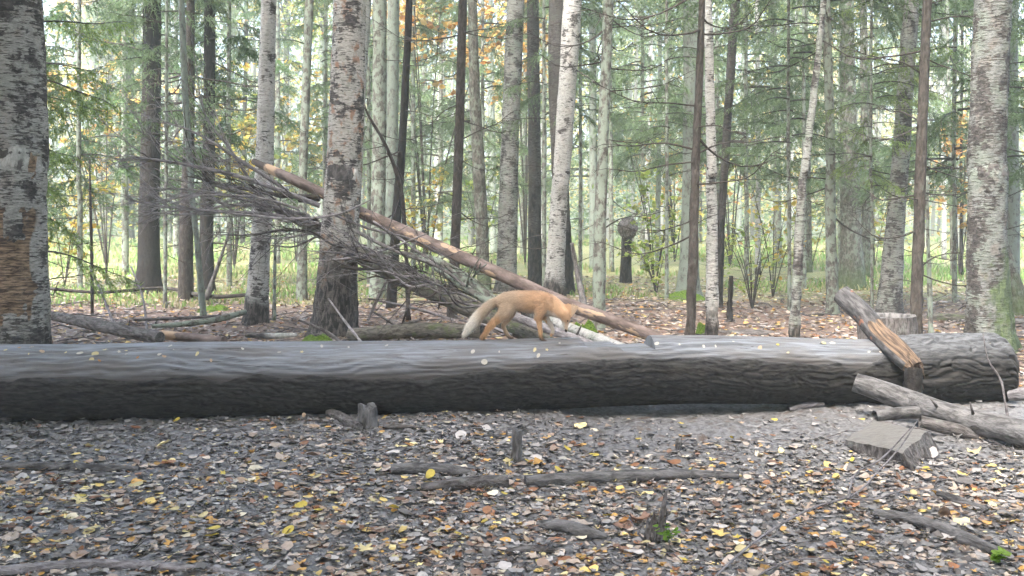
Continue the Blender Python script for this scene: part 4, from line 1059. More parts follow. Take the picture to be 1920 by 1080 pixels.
pole("fallen_tree", "dark mossy fallen tree with a fan of bare grey branches", [(400, 345, 13.9, 4), (480, 372, 13.4, 6), (560, 412, 12.9, 10), (640, 458, 12.4, 15), (690, 484, 12.0, 18), (760, 520, 11.5, 19), (850, 562, 10.9, 19), (930, 602, 10.3, 17), (1020, 640, 9.7, 15), (1080, 668, 9.4, 14)], 'pole_moss', "fallen tree", n=90, seg=16, rough=0.12, branches=TANGLE+[
    ([(600, 386, 12.5, 5), (520, 355, 12.4, 4.5), (430, 326, 12.3, 4), (340, 307, 12.3, 3.2), (232, 291, 12.2, 1.4)], 8), ([(620, 425, 12.5, 5), (500, 402, 12.4, 4), (400, 396, 12.3, 3), (300, 386, 12.3, 2), (236, 374, 12.2, 1)], 9),
    ([(540, 358, 12.6, 4), (450, 300, 12.4, 3), (400, 268, 12.3, 2.4), (340, 238, 12.2, 1.8), (276, 226, 12.2, 1)], 9), ([(470, 340, 12.9, 3.2), (425, 270, 12.8, 2.2), (390, 225, 12.8, 1.6), (372, 170, 12.7, 1)], 7),
    ([(800, 438, 11.2, 1.2), (740, 462, 11.3, 2.2), (690, 478, 11.3, 2.6), (596, 490, 11.4, 1.2)], 2), ([(700, 372, 11.5, 1), (640, 400, 11.55, 2.4), (560, 410, 11.6, 3), (470, 404, 11.8, 2.6), (370, 393, 12, 1.2)], 7),
    ([(580, 405, 12.8, 4), (480, 380, 12.6, 3), (380, 358, 12.5, 2.2), (296, 352, 12.5, 1)], 9), ([(500, 384, 13, 4), (420, 386, 12.8, 3), (350, 402, 12.8, 2), (268, 396, 12.7, 1)], 8),
    ([(660, 430, 11.6, 3.5), (740, 470, 11.2, 3.5), (830, 505, 10.9, 3), (900, 560, 10.6, 3)], 3, 'deadwood'), ([(690, 470, 11.6, 3), (780, 480, 11.3, 5), (850, 525, 10.9, 7), (910, 562, 10.5, 8), (960, 592, 10.2, 8)], 3, 'bark_grey'),
    ([(770, 470, 11.4, 3), (830, 495, 11.1, 8), (880, 530, 10.8, 9), (935, 570, 10.5, 9)], 3, 'bark_grey'), ([(560, 375, 12.7, 5), (600, 372, 12.6, 6), (520, 365, 12.6, 4), (440, 350, 12.6, 3), (350, 330, 12.6, 1.2)], 8, 'twig_dark'),
    ([(620, 400, 11.7, 2.5), (690, 428, 11.5, 2.5), (770, 448, 11.3, 2), (850, 490, 11.1, 1.2)], 4, 'twig_mid'), ([(640, 470, 11.6, 3), (720, 492, 11.4, 3), (800, 520, 11.1, 2.5), (890, 556, 10.7, 1.5)], 4, 'twig_mid'), ([(700, 415, 11.6, 2), (760, 455, 11.4, 2.5), (820, 500, 11.1, 2.5), (870, 545, 10.8, 1.5)], 4, 'twig_grey'),
    ([(600, 440, 12, 3), (540, 430, 11.9, 2.5), (470, 440, 11.8, 2), (400, 440, 11.8, 1)], 4, 'twig_mid'), ([(780, 500, 11.2, 3), (768, 545, 11.1, 3), (760, 590, 11.0, 2), (752, 612, 11, 1.5)], 2, 'twig_dark'), ([(830, 530, 10.8, 2.5), (826, 555, 10.8, 2.5), (822, 580, 10.7, 1.5)], 1, 'twig_dark'),
    ([(640, 500, 11.7, 4), (690, 505, 11.6, 3), (740, 500, 11.5, 2), (800, 510, 11.4, 1)], 3, 'twig_dark'), ([(560, 392, 12.2, 3), (490, 372, 12.0, 3), (420, 366, 11.9, 2), (330, 368, 11.8, 1)], 9, 'twig_grey')])
GLY = "poles lying behind the log"
pole("fallen_pole", "smooth grey pole slanting down behind the fox's forelegs", [(950, 588, 9.9, 8), (1040, 622, 9.4, 9), (1110, 648, 9.0, 9), (1160, 672, 8.7, 9)], 'twig_grey', "pole", GLY, stubs=1)
pole("fallen_birch", "white lichen crusted fallen birch stem under the fox's muzzle", [(985, 585, 10.4, 10), (1060, 615, 9.8, 13), (1130, 642, 9.3, 13), (1195, 668, 8.9, 13)], 'birch_pale', "fallen tree", GLY, rough=0.1, stubs=2)
pole("fallen_pole", "mossy log lying between the broad birch and the fox's tail", [(655, 628, 11.0, 13), (740, 622, 10.9, 14), (830, 620, 10.7, 15), (905, 622, 10.5, 13)], 'pole_moss', "log", GLY, rough=0.12, stubs=2)
pole("fallen_pole", "dark rotten log slanting from the torn birch's foot", [(88, 590, 11.8, 8), (150, 602, 11.4, 11), (220, 618, 11, 12), (300, 634, 10.7, 12)], 'deadwood', "log", GLY, rough=0.12, stubs=1)
pole("fallen_pole", "tan barkless log lying low behind the long log", [(268, 624, 11.1, 8), (330, 630, 10.9, 9), (420, 640, 10.6, 9)], 'pole', "log", GLY, rough=0.1)
pole("fallen_pole", "curved mossy branch on the leaves before the slender white birch", [(285, 612, 11.6, 4), (340, 608, 11.8, 5), (400, 600, 12.1, 6), (460, 585, 12.6, 5)], 'bark_grey', "branch", GLY, rough=0.1)
pole("fallen_pole", "pale thin birch stick lying at the foot of the broad birch", [(462, 628, 11, 5), (510, 630, 10.9, 6), (556, 628, 10.9, 4)], 'birch_pale', "branch", GLY)
pole("fallen_pole", "thin dark stick on leaves before the brown spruce", [(250, 600, 12.4, 2.5), (330, 597, 12.5, 3), (420, 592, 12.7, 2.5)], 'deadwood', "branch", GLY)
pole("fallen_pole", "dark branch crossing behind the black trunk's roots", [(80, 540, 17, 3), (180, 548, 17, 3), (300, 540, 18, 3), (420, 556, 17, 4), (470, 552, 17, 3)], 'twig_dark', "branch", GLY)
pole("fallen_pole", "short dark log in the leaves beside the slim white birch", [(1345, 630, 12.6, 10), (1400, 628, 12.5, 11), (1452, 630, 12.4, 9)], 'deadwood', "log", GLY, rough=0.15)
pole("fallen_pole", "mossy log lying beyond the hollow stump", [(1738, 598, 14.2, 12), (1775, 600, 14.1, 13), (1830, 601, 14.0, 12)], 'pole_moss', "log", GLY, rough=0.1)
pole("fallen_pole", "dark log end past the massive grey birch", [(1880, 604, 13.8, 9), (1960, 608, 13.6, 10)], 'deadwood', "log", GLY, rough=0.1)
pole("fallen_pole", "thin dark branch on the ground before the thick pale trunk", [(1150, 578, 16, 5), (1200, 577, 16, 5), (1260, 582, 15.8, 4), (1320, 586, 15.6, 4)], 'twig_dark', "branch", GLY)
pole("fallen_pole", "small dark branch lying past the crooked birch", [(1496, 598, 14.6, 3), (1530, 592, 14.8, 5), (1545, 588, 14.8, 2)], 'twig_dark', "branch", GLY)
# scattered sticks behind the log
for k, (x0, y0, x1, y1, d, lb) in enumerate([(560, 600, 640, 640, 10.6, "thin grey stick by the mossy foot of the broad birch"), (690, 560, 850, 600, 12.5, "long thin stick under the fallen tree"), (700, 585, 780, 640, 11, "pale stick standing askew under the fallen tree"),
        (860, 600, 960, 628, 10.2, "broken stick behind the fox's tail"), (640, 640, 790, 600, 11.2, "thin stick lying over the mossy log"), (940, 628, 1040, 610, 10, "dark stick beneath the fox's belly"), (730, 520, 690, 600, 11.6, "bare twig hanging below the fallen tree")]):
    pole("dead_stick", lb, [(x0, y0, d, 2), ((x0+x1)/2, (y0+y1)/2-4, d, 3), (x1, y1, d-0.3, 2.5)], ['deadwood', 'twig_grey'][k % 2], "stick", "sticks under the fallen tree", n=12, seg=6)

def stump(name, label, px, d, zt, r, mat, hollow=None, rag=0.02, lean=(0, 0), cat="stump", flare=0.3, seg=40, group=None, sd=1, top_mat='mudwood'):
    b = P(px, 500, d); g = float(gz(b[0], d))
    base = np.array([b[0], d, g-0.04])
    t = thing(name, label, cat, base, group)
    th = np.linspace(0, 6.2832, seg, endpoint=False)
    ca, sa = np.cos(th), np.sin(th)
    H_ = zt-base[2] + rag*(fbm(ca*1.8, sa*1.8, sd, 3, sd)+ 0.6*vn(ca*6, sa*6, sd, 3))
    us = np.linspace(0, 1, 16)
    mb = MB(); V = []; TT = []
    for u in us:
        rr_ = r*(1+flare*math.exp(-u*H_.mean()/0.09))*(1+0.08*fbm(ca*1.5, sa*1.5, u*2+sd, 3, sd+3)+0.03*vn(ca*9, sa*9, u*3, sd))
        V.append(np.stack([ca*rr_+lean[0]*u*H_, sa*rr_+lean[1]*u*H_, u*H_], 1)); TT.append(np.stack([ca*rr_, sa*rr_, u*H_], 1))
    top = V[-1]
    link("bark" if hollow else "trunk", mb.add(np.vstack(V), ringfaces(16, seg)[:, ::-1], np.vstack(TT)).mesh("stump_side", True), M[mat], t)
    mb = MB(); cc = top.mean(0); Vt = [top]
    if hollow:
        ins = cc + (top-cc)*hollow; ins[:, 2] = top[:, 2]-0.006
        Vt += [cc+(top-cc)*(1+hollow)/2+[0, 0, 0.004], ins]
        for u in (0.5, 1.0):
            w_ = cc+(top-cc)*(hollow-0.05*u); w_[:, 2] = top[:, 2]*(1-0.85*u); Vt.append(w_)
    else:
        for u in (0.3, 0.65): 
            w_ = cc+(top-cc)*(1-u); w_[:, 2] = top[:, 2]*(1-u)+cc[2]*u + rag*0.5*vn(ca*3*u, sa*3*u, sd, 9); Vt.append(w_)
    Vt.append(np.repeat(Vt[-1].mean(0)[None], seg, 0)+(Vt[-1]-Vt[-1].mean(0))*0.03)
    link("cut_top", mb.add(np.vstack(Vt), ringfaces(len(Vt), seg)[:, ::-1]).mesh("stump_top", True), M[top_mat], t)
    return t
stump("hollow_stump", "wide hollow stump with pale rim behind the broken limb", 1666, 10.6, 0.44, 0.30, 'deadwood', hollow=0.80, rag=0.008, top_mat='mudwood', sd=4)
stump("tree_stump", "small mud grey stump at the foot of the log", 686, 6.95, 0.155, 0.065, 'mudwood', rag=0.03, flare=0.25, sd=7)
stump("stump_stake", "short upright muddy stake behind the lying stick", 967, 6.02, 0.20, 0.032, 'mudwood', rag=0.008, flare=0.15, lean=(0.05, 0), sd=9, cat="stake")
stump("split_stump", "jagged split stump stub with green sprouts", 1226, 4.64, 0.05, 0.034, 'deadwood', rag=0.03, flare=0.25, lean=(0.1, 0), sd=11)
stump("tree_stump", "tiny dark stump poking from the mud near the slab", 1277, 6.3, 0.055, 0.022, 'mudwood', rag=0.02, sd=15)
stump("rotten_stump", "pale rotten stump right behind the fox's hind foot", 893, 8.75, 0.40, 0.075, 'twig_grey', rag=0.04, sd=19)

random.seed(505); rng = np.random.default_rng(505)

# ------------------------------------------------------------------ things lying before the log
# snapped limb propped over the log
lb_pts = [(1577, 551, 8.30, 18), (1620, 592, 8.12, 20), (1655, 632, 7.92, 21), (1690, 664, 7.72, 22), (1716, 690, 7.60, 19)]
pth, rad = pxpath(lb_pts, 60)
base = np.array([pth[-1][0], pth[-1][1], 0.0])
limb = thing("broken_limb", "snapped dark limb propped over the log, tan splintered wood showing", "limb", base)
sg = 40; th = np.linspace(0, 6.2832, sg, endpoint=False)
u = np.linspace(0, 1, 60)
R_ = rad[:, None]*(1+0.06*fbm(np.cos(th)[None]*1.3+0*u[:, None], np.sin(th)[None]*1.3+0*u[:, None], u[:, None]*7, 3, 61))
tt_, aa_, bb_ = frames(pth)
upness = (np.cos(th)[None]*aa_[:, 2:3] + np.sin(th)[None]*bb_[:, 2:3]) + 0.4*(np.cos(th)[None]*aa_[:, 0:1]+np.sin(th)[None]*bb_[:, 0:1])
expo = sst(0.40, 0.50, u[:, None]+0.10*fbm(np.cos(th)[None]*2, np.sin(th)[None]*2, u[:, None]*3, 2, 5))*sst(-0.25, 0.1, upness+0.25*fbm(np.cos(th)[None]*2, np.sin(th)[None]*2, u[:, None]*5, 2, 15))
expo = np.maximum(expo, sst(0.93, 0.98, u)[:, None]*np.ones((1, sg)))
gro = vn(np.cos(th)[None]*9, np.sin(th)[None]*9, u[:, None]*3, 7)
R_ = R_ - expo*(0.012-0.008*gro) 
Cc = np.zeros((60*sg, 4)); Cc[:, 0] = expo.ravel(); Cc[:, 1] = np.repeat(u, sg)
m, nt, bs = newmat("limb_bark_and_wood")
tc = attr(nt, "tc"); e = sep(nt, attr(nt, "col"), 0); uu_ = sep(nt, attr(nt, "col"), 1)
a = noi(nt, vmul(nt, tc, (30, 30, 10)), 1.0, 4, 0.6)
g = noi(nt, vmul(nt, tc, (55, 55, 5)), 1.0, 4, 0.6)
bk = mx(nt, rmp(nt, a, 0.3, 0.7), (0.028, 0.026, 0.027), (0.13, 0.125, 0.125))
bk = mx(nt, rmp(nt, noi(nt, vmul(nt, tc, (8, 8, 6)), 1.0, 3), 0.60, 0.66), bk, (0.24, 0.11, 0.07))
wd_ = mx(nt, rmp(nt, g, 0.35, 0.7), (0.045, 0.030, 0.022), (0.23, 0.155, 0.10))
c = mx(nt, rmp(nt, e, 0.35, 0.6), bk, wd_)
setc(nt, bs, c, 0.7, 0.3); bump(nt, bs, mth(nt, 'ADD', a, g), 0.8, 0.015)
M['limb'] = m
mb = MB(); tube(mb, pth-base, R_, sg, Cc)
limb_part = link("limb", mb.mesh("limb", True, None, 70), M['limb'], limb)
# splinters fraying downwards from the break
for k in range(26):
    a0 = random.random()*6.28
    p0 = pth[-4] + (aa_[-4]*math.cos(a0)+bb_[-4]*math.sin(a0))*rad[-4]*random.uniform(0.5, 0.95)
    dv = np.array([random.gauss(0.10, 0.12), random.gauss(-0.05, 0.12), -random.uniform(0.5, 1.0)])
    l = random.uniform(0.07, 0.17)
    mb = MB(); tube(mb, spline([p0, p0+tt_[-4]*0.05+dv*l*0.3, p0+tt_[-4]*0.06+dv*l], 6)-base, np.linspace(0.008, 0.0015, 6), 4, C=np.array([1.0, 0.9, 0, 1]))
    link("splinter", mb.mesh("splinter"), M['limb'], limb_part)
q_, r_ = pxpath([(1713, 690, 7.60, 16), (1712, 715, 7.58, 17), (1711, 742, 7.55, 18), (1712, 770, 7.52, 19)], 14)
mb = MB(); tube(mb, q_-base, r_[:, None]*(1+0.1*rng.normal(0, 1, (14, 16))*0.5), 16)
link("standing_stub", mb.mesh("standing_stub"), M['spruce_dark'], limb)
q_, r_ = pxpath([(1741, 770, 7.35, 1.5), (1726, 735, 7.4, 2), (1728, 690, 7.4, 2), (1760, 650, 7.4, 1.2)], 12)
# grey branch in front of it
pole("grey_branch", "thick grey forked branch lying before the log under the broken limb", [(1603, 716, 7.42, 17), (1660, 736, 7.32, 21), (1710, 755, 7.2, 22), (1760, 772, 6.95, 22), (1830, 792, 6.76, 24), (1900, 808, 6.5, 25), (1990, 830, 6.17, 26)], 'mudwood', "branch", None, 70, 26, 0.08, 4,
     branches=[([(1738, 772, 7.05, 12), (1690, 774, 7.0, 12), (1640, 780, 6.95, 11)], 0, 'mudwood'), ([(1725, 790, 6.8, 12), (1790, 806, 6.75, 14), (1850, 822, 6.7, 9)], 0, 'deadwood')], part="limb")
pole("grey_branch", "pale stub of wood at the frame's edge by the barked log end", [(1893, 742, 7.1, 10), (1930, 738, 7.0, 14), (1960, 736, 6.9, 14)], 'twig_grey', "branch", None, 20, 14)
# slab of wood lying like a wedge
Cn = [P(1586, 822, 6.36), P(1636, 787, 6.78), P(1742, 806, 6.32), P(1692, 846, 5.84)]
nU, nV = 26, 18
U, Vg = np.meshgrid(np.linspace(0, 1, nU), np.linspace(0, 1, nV), indexing='ij')
top = ((1-U)[..., None]*(1-Vg)[..., None]*Cn[0] + (1-U)[..., None]*Vg[..., None]*Cn[1] + U[..., None]*Vg[..., None]*Cn[2] + U[..., None]*(1-Vg)[..., None]*Cn[3])
top[..., 2] += 0.006*fbm(U*6, Vg*14, 0, 4, 9)
edge_ = np.maximum(np.maximum(sst(0.06, 0, U), sst(0.94, 1, U)), np.maximum(sst(0.08, 0, Vg), sst(0.92, 1, Vg)))
top[..., 2] -= 0.008*edge_
top[..., 0] += 0.012*vn(U*4, Vg*7, 0, 3); top[..., 1] += 0.015*vn(U*7, Vg*4, 5, 3)
bot = top.copy()
drop = 0.035 + 0.10*U
bot[..., 2] = np.maximum(top[..., 2]-drop, -0.03)
bot[..., 0] += 0.08*sst(0.5, 1, U); bot[..., 1] -= 0.05*sst(0.4, 1, U)*(1-Vg)
base = np.array([top[..., 0].mean(), top[..., 1].mean(), 0])
slab = thing("wood_slab", "flat grey wedge shaped slab of wood lying on the mud", "slab", base)
id_ = np.arange(nU*nV).reshape(nU, nV)
q1 = np.stack([id_[:-1, :-1], id_[1:, :-1], id_[1:, 1:], id_[:-1, 1:]], 2).reshape(-1, 4)
m, nt, bs = newmat("slab_wood")
pos = attr(nt, "tc"); g = noi(nt, vmul(nt, pos, (14, 60, 20)), 1.0, 4, 0.6)
c = mx(nt, rmp(nt, g, 0.3, 0.7), (0.115, 0.108, 0.098), (0.19, 0.18, 0.165))
c = mx(nt, rmp(nt, noi(nt, pos, 5, 4), 0.5, 0.7), c, (0.15, 0.145, 0.135))
setc(nt, bs, c, 0.75, 0.3); bump(nt, bs, g, 0.4, 0.01)
link("top_face", MB().add(top.reshape(-1, 3), q1).mesh("slab_top", True, base), m, slab)
per = np.concatenate([id_[:, 0], id_[-1, 1:], id_[::-1, -1][1:], id_[0, ::-1][1:-1]])
tp, bp_ = top.reshape(-1, 3)[per], bot.reshape(-1, 3)[per]
np_ = len(per); j = np.arange(np_); j2 = (j+1) % np_
rows = [tp*(1-w_)+bp_*w_ + (0.004*rng.normal(0, 1, (np_, 3)) if 0 < w_ < 1 else 0) for w_ in (0, 0.25, 0.5, 0.75, 1)]
fs = [np.stack([a_*np_+j2, a_*np_+j, (a_+1)*np_+j, (a_+1)*np_+j2], 1) for a_ in range(4)]
link("rough_side", MB().add(np.vstack(rows), fs).mesh("slab_side", True, base), M['deadwood'], slab)

GST = "sticks on the mud before the log"
pole("dead_branch", "straight muddy pole lying across the mud by the upright stake", [(985, 903, 5.72, 13), (1080, 898, 5.8, 13), (1200, 892, 5.85, 12), (1300, 890, 5.88, 10), (1385, 892, 5.9, 6)], 'mudwood', "stick", GST, n=50, lay=True, seg=14, rough=0.06)
pole("dead_branch", "crumbling bark covered stick just beside the upright stake", [(790, 915, 5.6, 8), (850, 908, 5.65, 12), (910, 904, 5.7, 13), (952, 902, 5.75, 12)], 'deadwood', "stick", GST, n=40, lay=True, seg=14, rough=0.16)
pole("dead_branch", "rotting wood piece behind the crumbling stick", [(733, 880, 5.95, 10), (790, 878, 5.97, 12), (860, 884, 5.97, 9), (890, 890, 5.95, 5)], 'mudwood', "stick", GST, n=40, lay=True, seg=14, rough=0.16)
pole("dead_branch", "short grey wood piece near the split stump", [(1008, 984, 4.92, 8), (1060, 988, 4.9, 13), (1110, 1000, 4.84, 11), (1138, 1006, 4.8, 6)], 'mudwood', "stick", GST, n=40, lay=True, seg=14, rough=0.12)
pole("dead_branch", "pale curved stick along the bottom edge of the view", [(-60, 1078, 4.24, 11), (40, 1068, 4.28, 11), (160, 1058, 4.34, 10), (300, 1062, 4.33, 9), (400, 1070, 4.28, 8), (495, 1084, 4.22, 6)], 'twig_grey', "stick", GST, n=60, lay=True, seg=14, rough=0.07)
pole("dead_branch", "muddy root arching out of the ground near the bare twig", [(1640, 962, 5.1, 8), (1700, 972, 5.0, 11), (1760, 990, 4.86, 13), (1820, 1014, 4.72, 13), (1880, 1040, 4.55, 9)], 'mudwood', "root", GST, n=50, lay=True, seg=14, rough=0.08)
pole("dead_branch", "short root hump past the arching root", [(1760, 925, 5.35, 6), (1800, 940, 5.25, 9), (1850, 958, 5.1, 7)], 'mudwood', "root", GST, n=30, lay=True, seg=12, rough=0.08)
pole("dead_branch", "split dark stick leaning on the small mud grey stump", [(616, 772, 7.15, 8), (645, 786, 7.05, 10), (672, 802, 6.85, 9)], 'deadwood', "stick", GST, n=24, lay=True, seg=12, rough=0.15)
pole("dead_branch", "thin stick lying beside the small mud grey stump", [(718, 800, 6.9, 5), (750, 800, 6.95, 5), (790, 803, 6.95, 3)], 'deadwood', "stick", GST, n=24, lay=True, seg=10, rough=0.12)
pole("dead_branch", "short chip of wood under the long log near the grey branch", [(1480, 768, 7.45, 4), (1510, 760, 7.55, 6), (1545, 758, 7.6, 4)], 'twig_grey', "stick", GST, n=20, lay=True, seg=10, rough=0.1)
pole("dead_branch", "pale birch stick tucked under the long log near the torn birch", [(-20, 792, 6.95, 8), (60, 780, 7.0, 8), (130, 780, 7.05, 6)], 'birch_pale', "stick", GST, n=30, lay=True, seg=12, rough=0.1)
pole("dead_branch", "faint muddy stick half sunk in the mud below the torn birch", [(-20, 872, 6.1, 8), (120, 876, 6.05, 9), (260, 880, 6.02, 6)], 'mudwood', "stick", GST, n=40, lay=True, seg=12, rough=0.1)
pole("dead_branch", "small dark stick near the bottom middle of the leaves", [(950, 1036, 4.5, 7), (990, 1030, 4.52, 9), (1040, 1032, 4.5, 6)], 'deadwood', "stick", GST, n=24, lay=True, seg=12, rough=0.15)
# long thin twig rising from the bottom edge
pole("bare_twig", "long thin bare twig slanting up toward the wood slab", [(1320, 1100, 3.95, 2.4), (1420, 1012, 4.25, 2.7), (1530, 950, 4.5, 2.5), (1595, 930, 4.6, 2.2), (1650, 880, 4.85, 1.8), (1690, 835, 5.1, 1.4), (1722, 785, 5.4, 0.9)], 'twig_grey', "twig", None, 60, 7, 0.05,
     branches=[([(1590, 930, 4.6, 2.2), (1600, 895, 4.7, 2), (1650, 862, 4.9, 1.8), (1710, 800, 5.2, 1)], 0), ([(1580, 934, 4.6, 2.2), (1640, 936, 4.6, 2), (1690, 920, 4.65, 1.6), (1740, 912, 4.7, 1)], 0), ([(1400, 1090, 4.1, 2.5), (1480, 1052, 4.2, 2.2), (1560, 1046, 4.25, 1.4)], 0)], part="stem")

# torn pale bark on the crumbling stick, wood chips, a pale mushroom
cs_ = [o for o in bpy.data.objects if o.get("label", "").startswith("crumbling bark")][0]
def shred(pts, wd_):
    q2, r2 = pxpath([(a_, b_, d_, w_) for a_, b_, d_, w_ in pts], 10)
    mb2 = MB(); tube(mb2, q2, r2[:, None]*(1+0.25*rng.normal(0, 1, (10, 8))*0.6), 8, r2=wd_)
    return mb2
m, nt, bs = newmat("pale_wood"); pz = nd(nt, "ShaderNodeNewGeometry").outputs["Position"]
setc(nt, bs, mx(nt, rmp(nt, noi(nt, pz, 60, 4), 0.4, 0.65), (0.28, 0.25, 0.21), (0.55, 0.52, 0.47)), 0.7, 0.3); M['pale_wood'] = m
for sp_ in ([(905, 900, 5.66, 2), (918, 903, 5.63, 7), (928, 912, 5.58, 5), (936, 922, 5.52, 2)], [(920, 896, 5.66, 2), (934, 897, 5.64, 5), (948, 893, 5.66, 2)]):
    link("torn_bark", shred(sp_, 0.4).mesh("torn_bark", True, np.array(cs_.location)), M['pale_wood'], cs_)
for lb_, sp_ in (("flat pale wood chip on the mud below the torn birch", [(122, 905, 5.62, 2), (140, 908, 5.6, 5), (165, 912, 5.57, 2)]), ("curled pale wood chip with yellow bits beside the flat chip", [(142, 890, 5.74, 2), (152, 897, 5.68, 5), (172, 897, 5.68, 5), (182, 888, 5.74, 2)]), ("tan sliver of wood beside the two pale chips", [(180, 900, 5.66, 1), (195, 893, 5.7, 3), (210, 885, 5.74, 1)])):
    mb2 = shred(sp_, 0.4); q2 = np.vstack(mb2.V).mean(0)
    link("wood_chip", mb2.mesh("wood_chip", True, q2), M['pale_wood'], None, lb_, "wood chip", "wood chips on the mud", None, tuple(q2))
uM, vM = np.meshgrid(np.linspace(0, 1, 12), np.linspace(0, 2*np.pi, 28, endpoint=False), indexing='ij')
rM = 0.030*np.sin(uM*np.pi/2)*(1+0.06*vn(np.cos(vM)*2, np.sin(vM)*2, 0, 3))
cM = P(1701, 858, 6.1)
mt_ = thing("mushroom", "pale round mushroom cap standing beside the wood slab", "mushroom", (cM[0], cM[1], float(gz(cM[0], cM[1]))))
hM = cM[2]-float(gz(cM[0], cM[1]))
link("cap", MB().add(np.stack([rM*np.cos(vM), rM*np.sin(vM), hM+0.016*np.cos(uM*np.pi/2)], 2).reshape(-1, 3), ringfaces(12, 28)).mesh("cap"), M['pale_wood'], mt_)
mb2 = MB(); tube(mb2, np.array([[0, 0, -0.02], [0, 0, hM*0.5], [0, 0, hM+0.01]]), np.array([0.009, 0.008, 0.010]), 8)
link("stalk", mb2.mesh("stalk"), M['pale_wood'], mt_)
# fine twig debris nobody could count
mb2 = MB()
for k in range(900):
    y_t = random.uniform(8.7, 17) if k < 620 else random.uniform(4.2, 7.2)
    x_t = random.uniform(-1, 1)*(y_t*0.54); a_ = random.random()*6.28
    l = random.uniform(0.15, 0.9) if y_t > 8 else random.uniform(0.06, 0.28)
    e = np.array([math.cos(a_)*l, math.sin(a_)*l, 0]); b_ = np.array([x_t, y_t, 0]); r_t = random.uniform(0.003, 0.011) if y_t > 8 else random.uniform(0.0015, 0.004)
    pp = np.array([b_, b_+e*0.5+[random.gauss(0, .04)*l, random.gauss(0, .04)*l, 0], b_+e])
    pp[:, 2] = gz(pp[:, 0], pp[:, 1])+gfine(pp[:, 0], pp[:, 1])+np.array([0.02, 0.035+0.06*random.random()*(y_t > 8), 0.02+0.05*random.random()*(y_t > 8)])
    if abs(y_t-log_y(x_t)) < 0.45: continue
    tube(mb2, pp, np.array([r_t, r_t*0.8, r_t*0.4]), 5, cap=False, tcoff=(random.random()*50, 0, 0))
link("twig_litter", mb2.mesh("twig_litter"), M['twig_mid'], label="thin broken twigs strewn over the fallen leaves", cat="twig litter", kind="stuff")
# jagged upright blade of the split stump, sprouts and low plants
b0 = P(1232, 1010, 4.76)
mb = MB()
for k, (x0, x1, y1, w_) in enumerate([(1238, 1248, 922, 6), (1228, 1226, 960, 7), (1220, 1222, 975, 6)]):
    q_, r_ = pxpath([(x0, 1014, 4.60+0.01*k, w_*1.7), ((x0+x1)/2, (1012+y1)/2, 4.61+0.01*k, w_*1.2), (x1, y1, 4.62+0.01*k, 2)], 14)
    mb.add(*[None]*0) if False else tube(mb, q_, r_[:, None]*(1+0.15*rng.normal(0, 1, (14, 8))), 8, r2=0.5)
st_ = [o for o in bpy.data.objects if o.name.startswith("split_stump")][0]
link("jagged_splinter", mb.mesh("jagged_splinter", True, np.array(st_.location)), M['deadwood'], st_)
def sprout(label, px, py, d, n, h, sz, pal, name="green_sprout", cat="plant"):
    b = P(px, py, d); b[2] = float(gz(b[0], d))
    t = thing(name, label, cat, b, None)
    ms, ml = MB(), MB()
    for k in range(n):
        a_ = random.random()*6.28; e = np.array([math.cos(a_)*h*0.5*random.random(), math.sin(a_)*h*0.5*random.random(), h*random.uniform(0.4, 1)])
        tube(ms, spline([np.zeros(3), e*[0.3, 0.3, 0.6], e], 6), np.linspace(0.002, 0.001, 6), 4, C=np.array([0.10, 0.16, 0.05]), cap=False)
        for q2 in range(3):
            pp = np.array([e*(0.6+0.2*q2)])
            scatter(ml, ring_leaf(9, 'oval'), pp, np.array([sz*random.uniform(0.6, 1.2)]), np.array([a_+random.gauss(0, 0.8)]), np.array([random.gauss(0.3, 0.4)]), np.array([random.random()*6]), np.array([random.choice(pal)]))
    link("stalks", ms.mesh("stalks"), M['leaf'], t)
    link("leaves", ml.mesh("leaves", True), M['leaf'], t)
sprout("small green sprouts at the foot of the split stump", 1250, 1008, 4.56, 7, 0.11, 0.035, [(0.16, 0.30, 0.04), (0.22, 0.36, 0.06)])
sprout("bright green leafy plant at the bottom edge near the root", 1872, 1078, 4.22, 3, 0.07, 0.07, [(0.20, 0.36, 0.05), (0.26, 0.40, 0.07)])
sprout("pale green seedling leaves at the mossy foot of the broad birch", 645, 628, 10.4, 6, 0.14, 0.06, [(0.30, 0.42, 0.20)])
def moss_mound(label, px, d, r, h):
    b = P(px, 500, d); b[2] = float(gz(b[0], d))-0.02
    U2, V2 = np.meshgrid(np.linspace(0, 1, 26), np.linspace(0, 2*np.pi, 48, endpoint=False), indexing='ij')
    rr2 = r*U2*(1+0.25*vn(np.cos(V2)*2, np.sin(V2)*2, 1, 44))
    xx, yy2 = rr2*np.cos(V2), rr2*np.sin(V2)
    zz2 = h*(1-U2**2)*(1+0.5*vn(xx*14, yy2*14, 0, 3)) + 0.012*vn(xx*60, yy2*60, 0, 4)
    link("moss_cushion", MB().add(np.stack([xx, yy2, zz2], 2).reshape(-1, 3), ringfaces(26, 48)).mesh("moss_cushion"), M['mossy'], None, label, "moss", None, None, tuple(b))
m, nt, bs = newmat("mossy")
p_ = nd(nt, "ShaderNodeNewGeometry").outputs["Position"]
setc(nt, bs, mx(nt, rmp(nt, noi(nt, p_, 60, 4), 0.35, 0.65), (0.045, 0.085, 0.015), (0.14, 0.22, 0.035)), 0.9, 0.1)
bump(nt, bs, noi(nt, p_, 120, 3), 0.9, 0.02)
M['mossy'] = m
moss_mound("bright green moss cushion at the broad birch's foot", 590, 11.4, 0.24, 0.10)
moss_mound("moss cushion under the leaning pole near the fox's head", 1092, 11.2, 0.22, 0.30)
moss_mound("green moss at the foot of the thick pale trunk", 1280, GD(556)-0.6, 0.45, 0.14)
moss_mound("moss patch on the roots of the brown spruce", 400, GD(575), 0.35, 0.08)
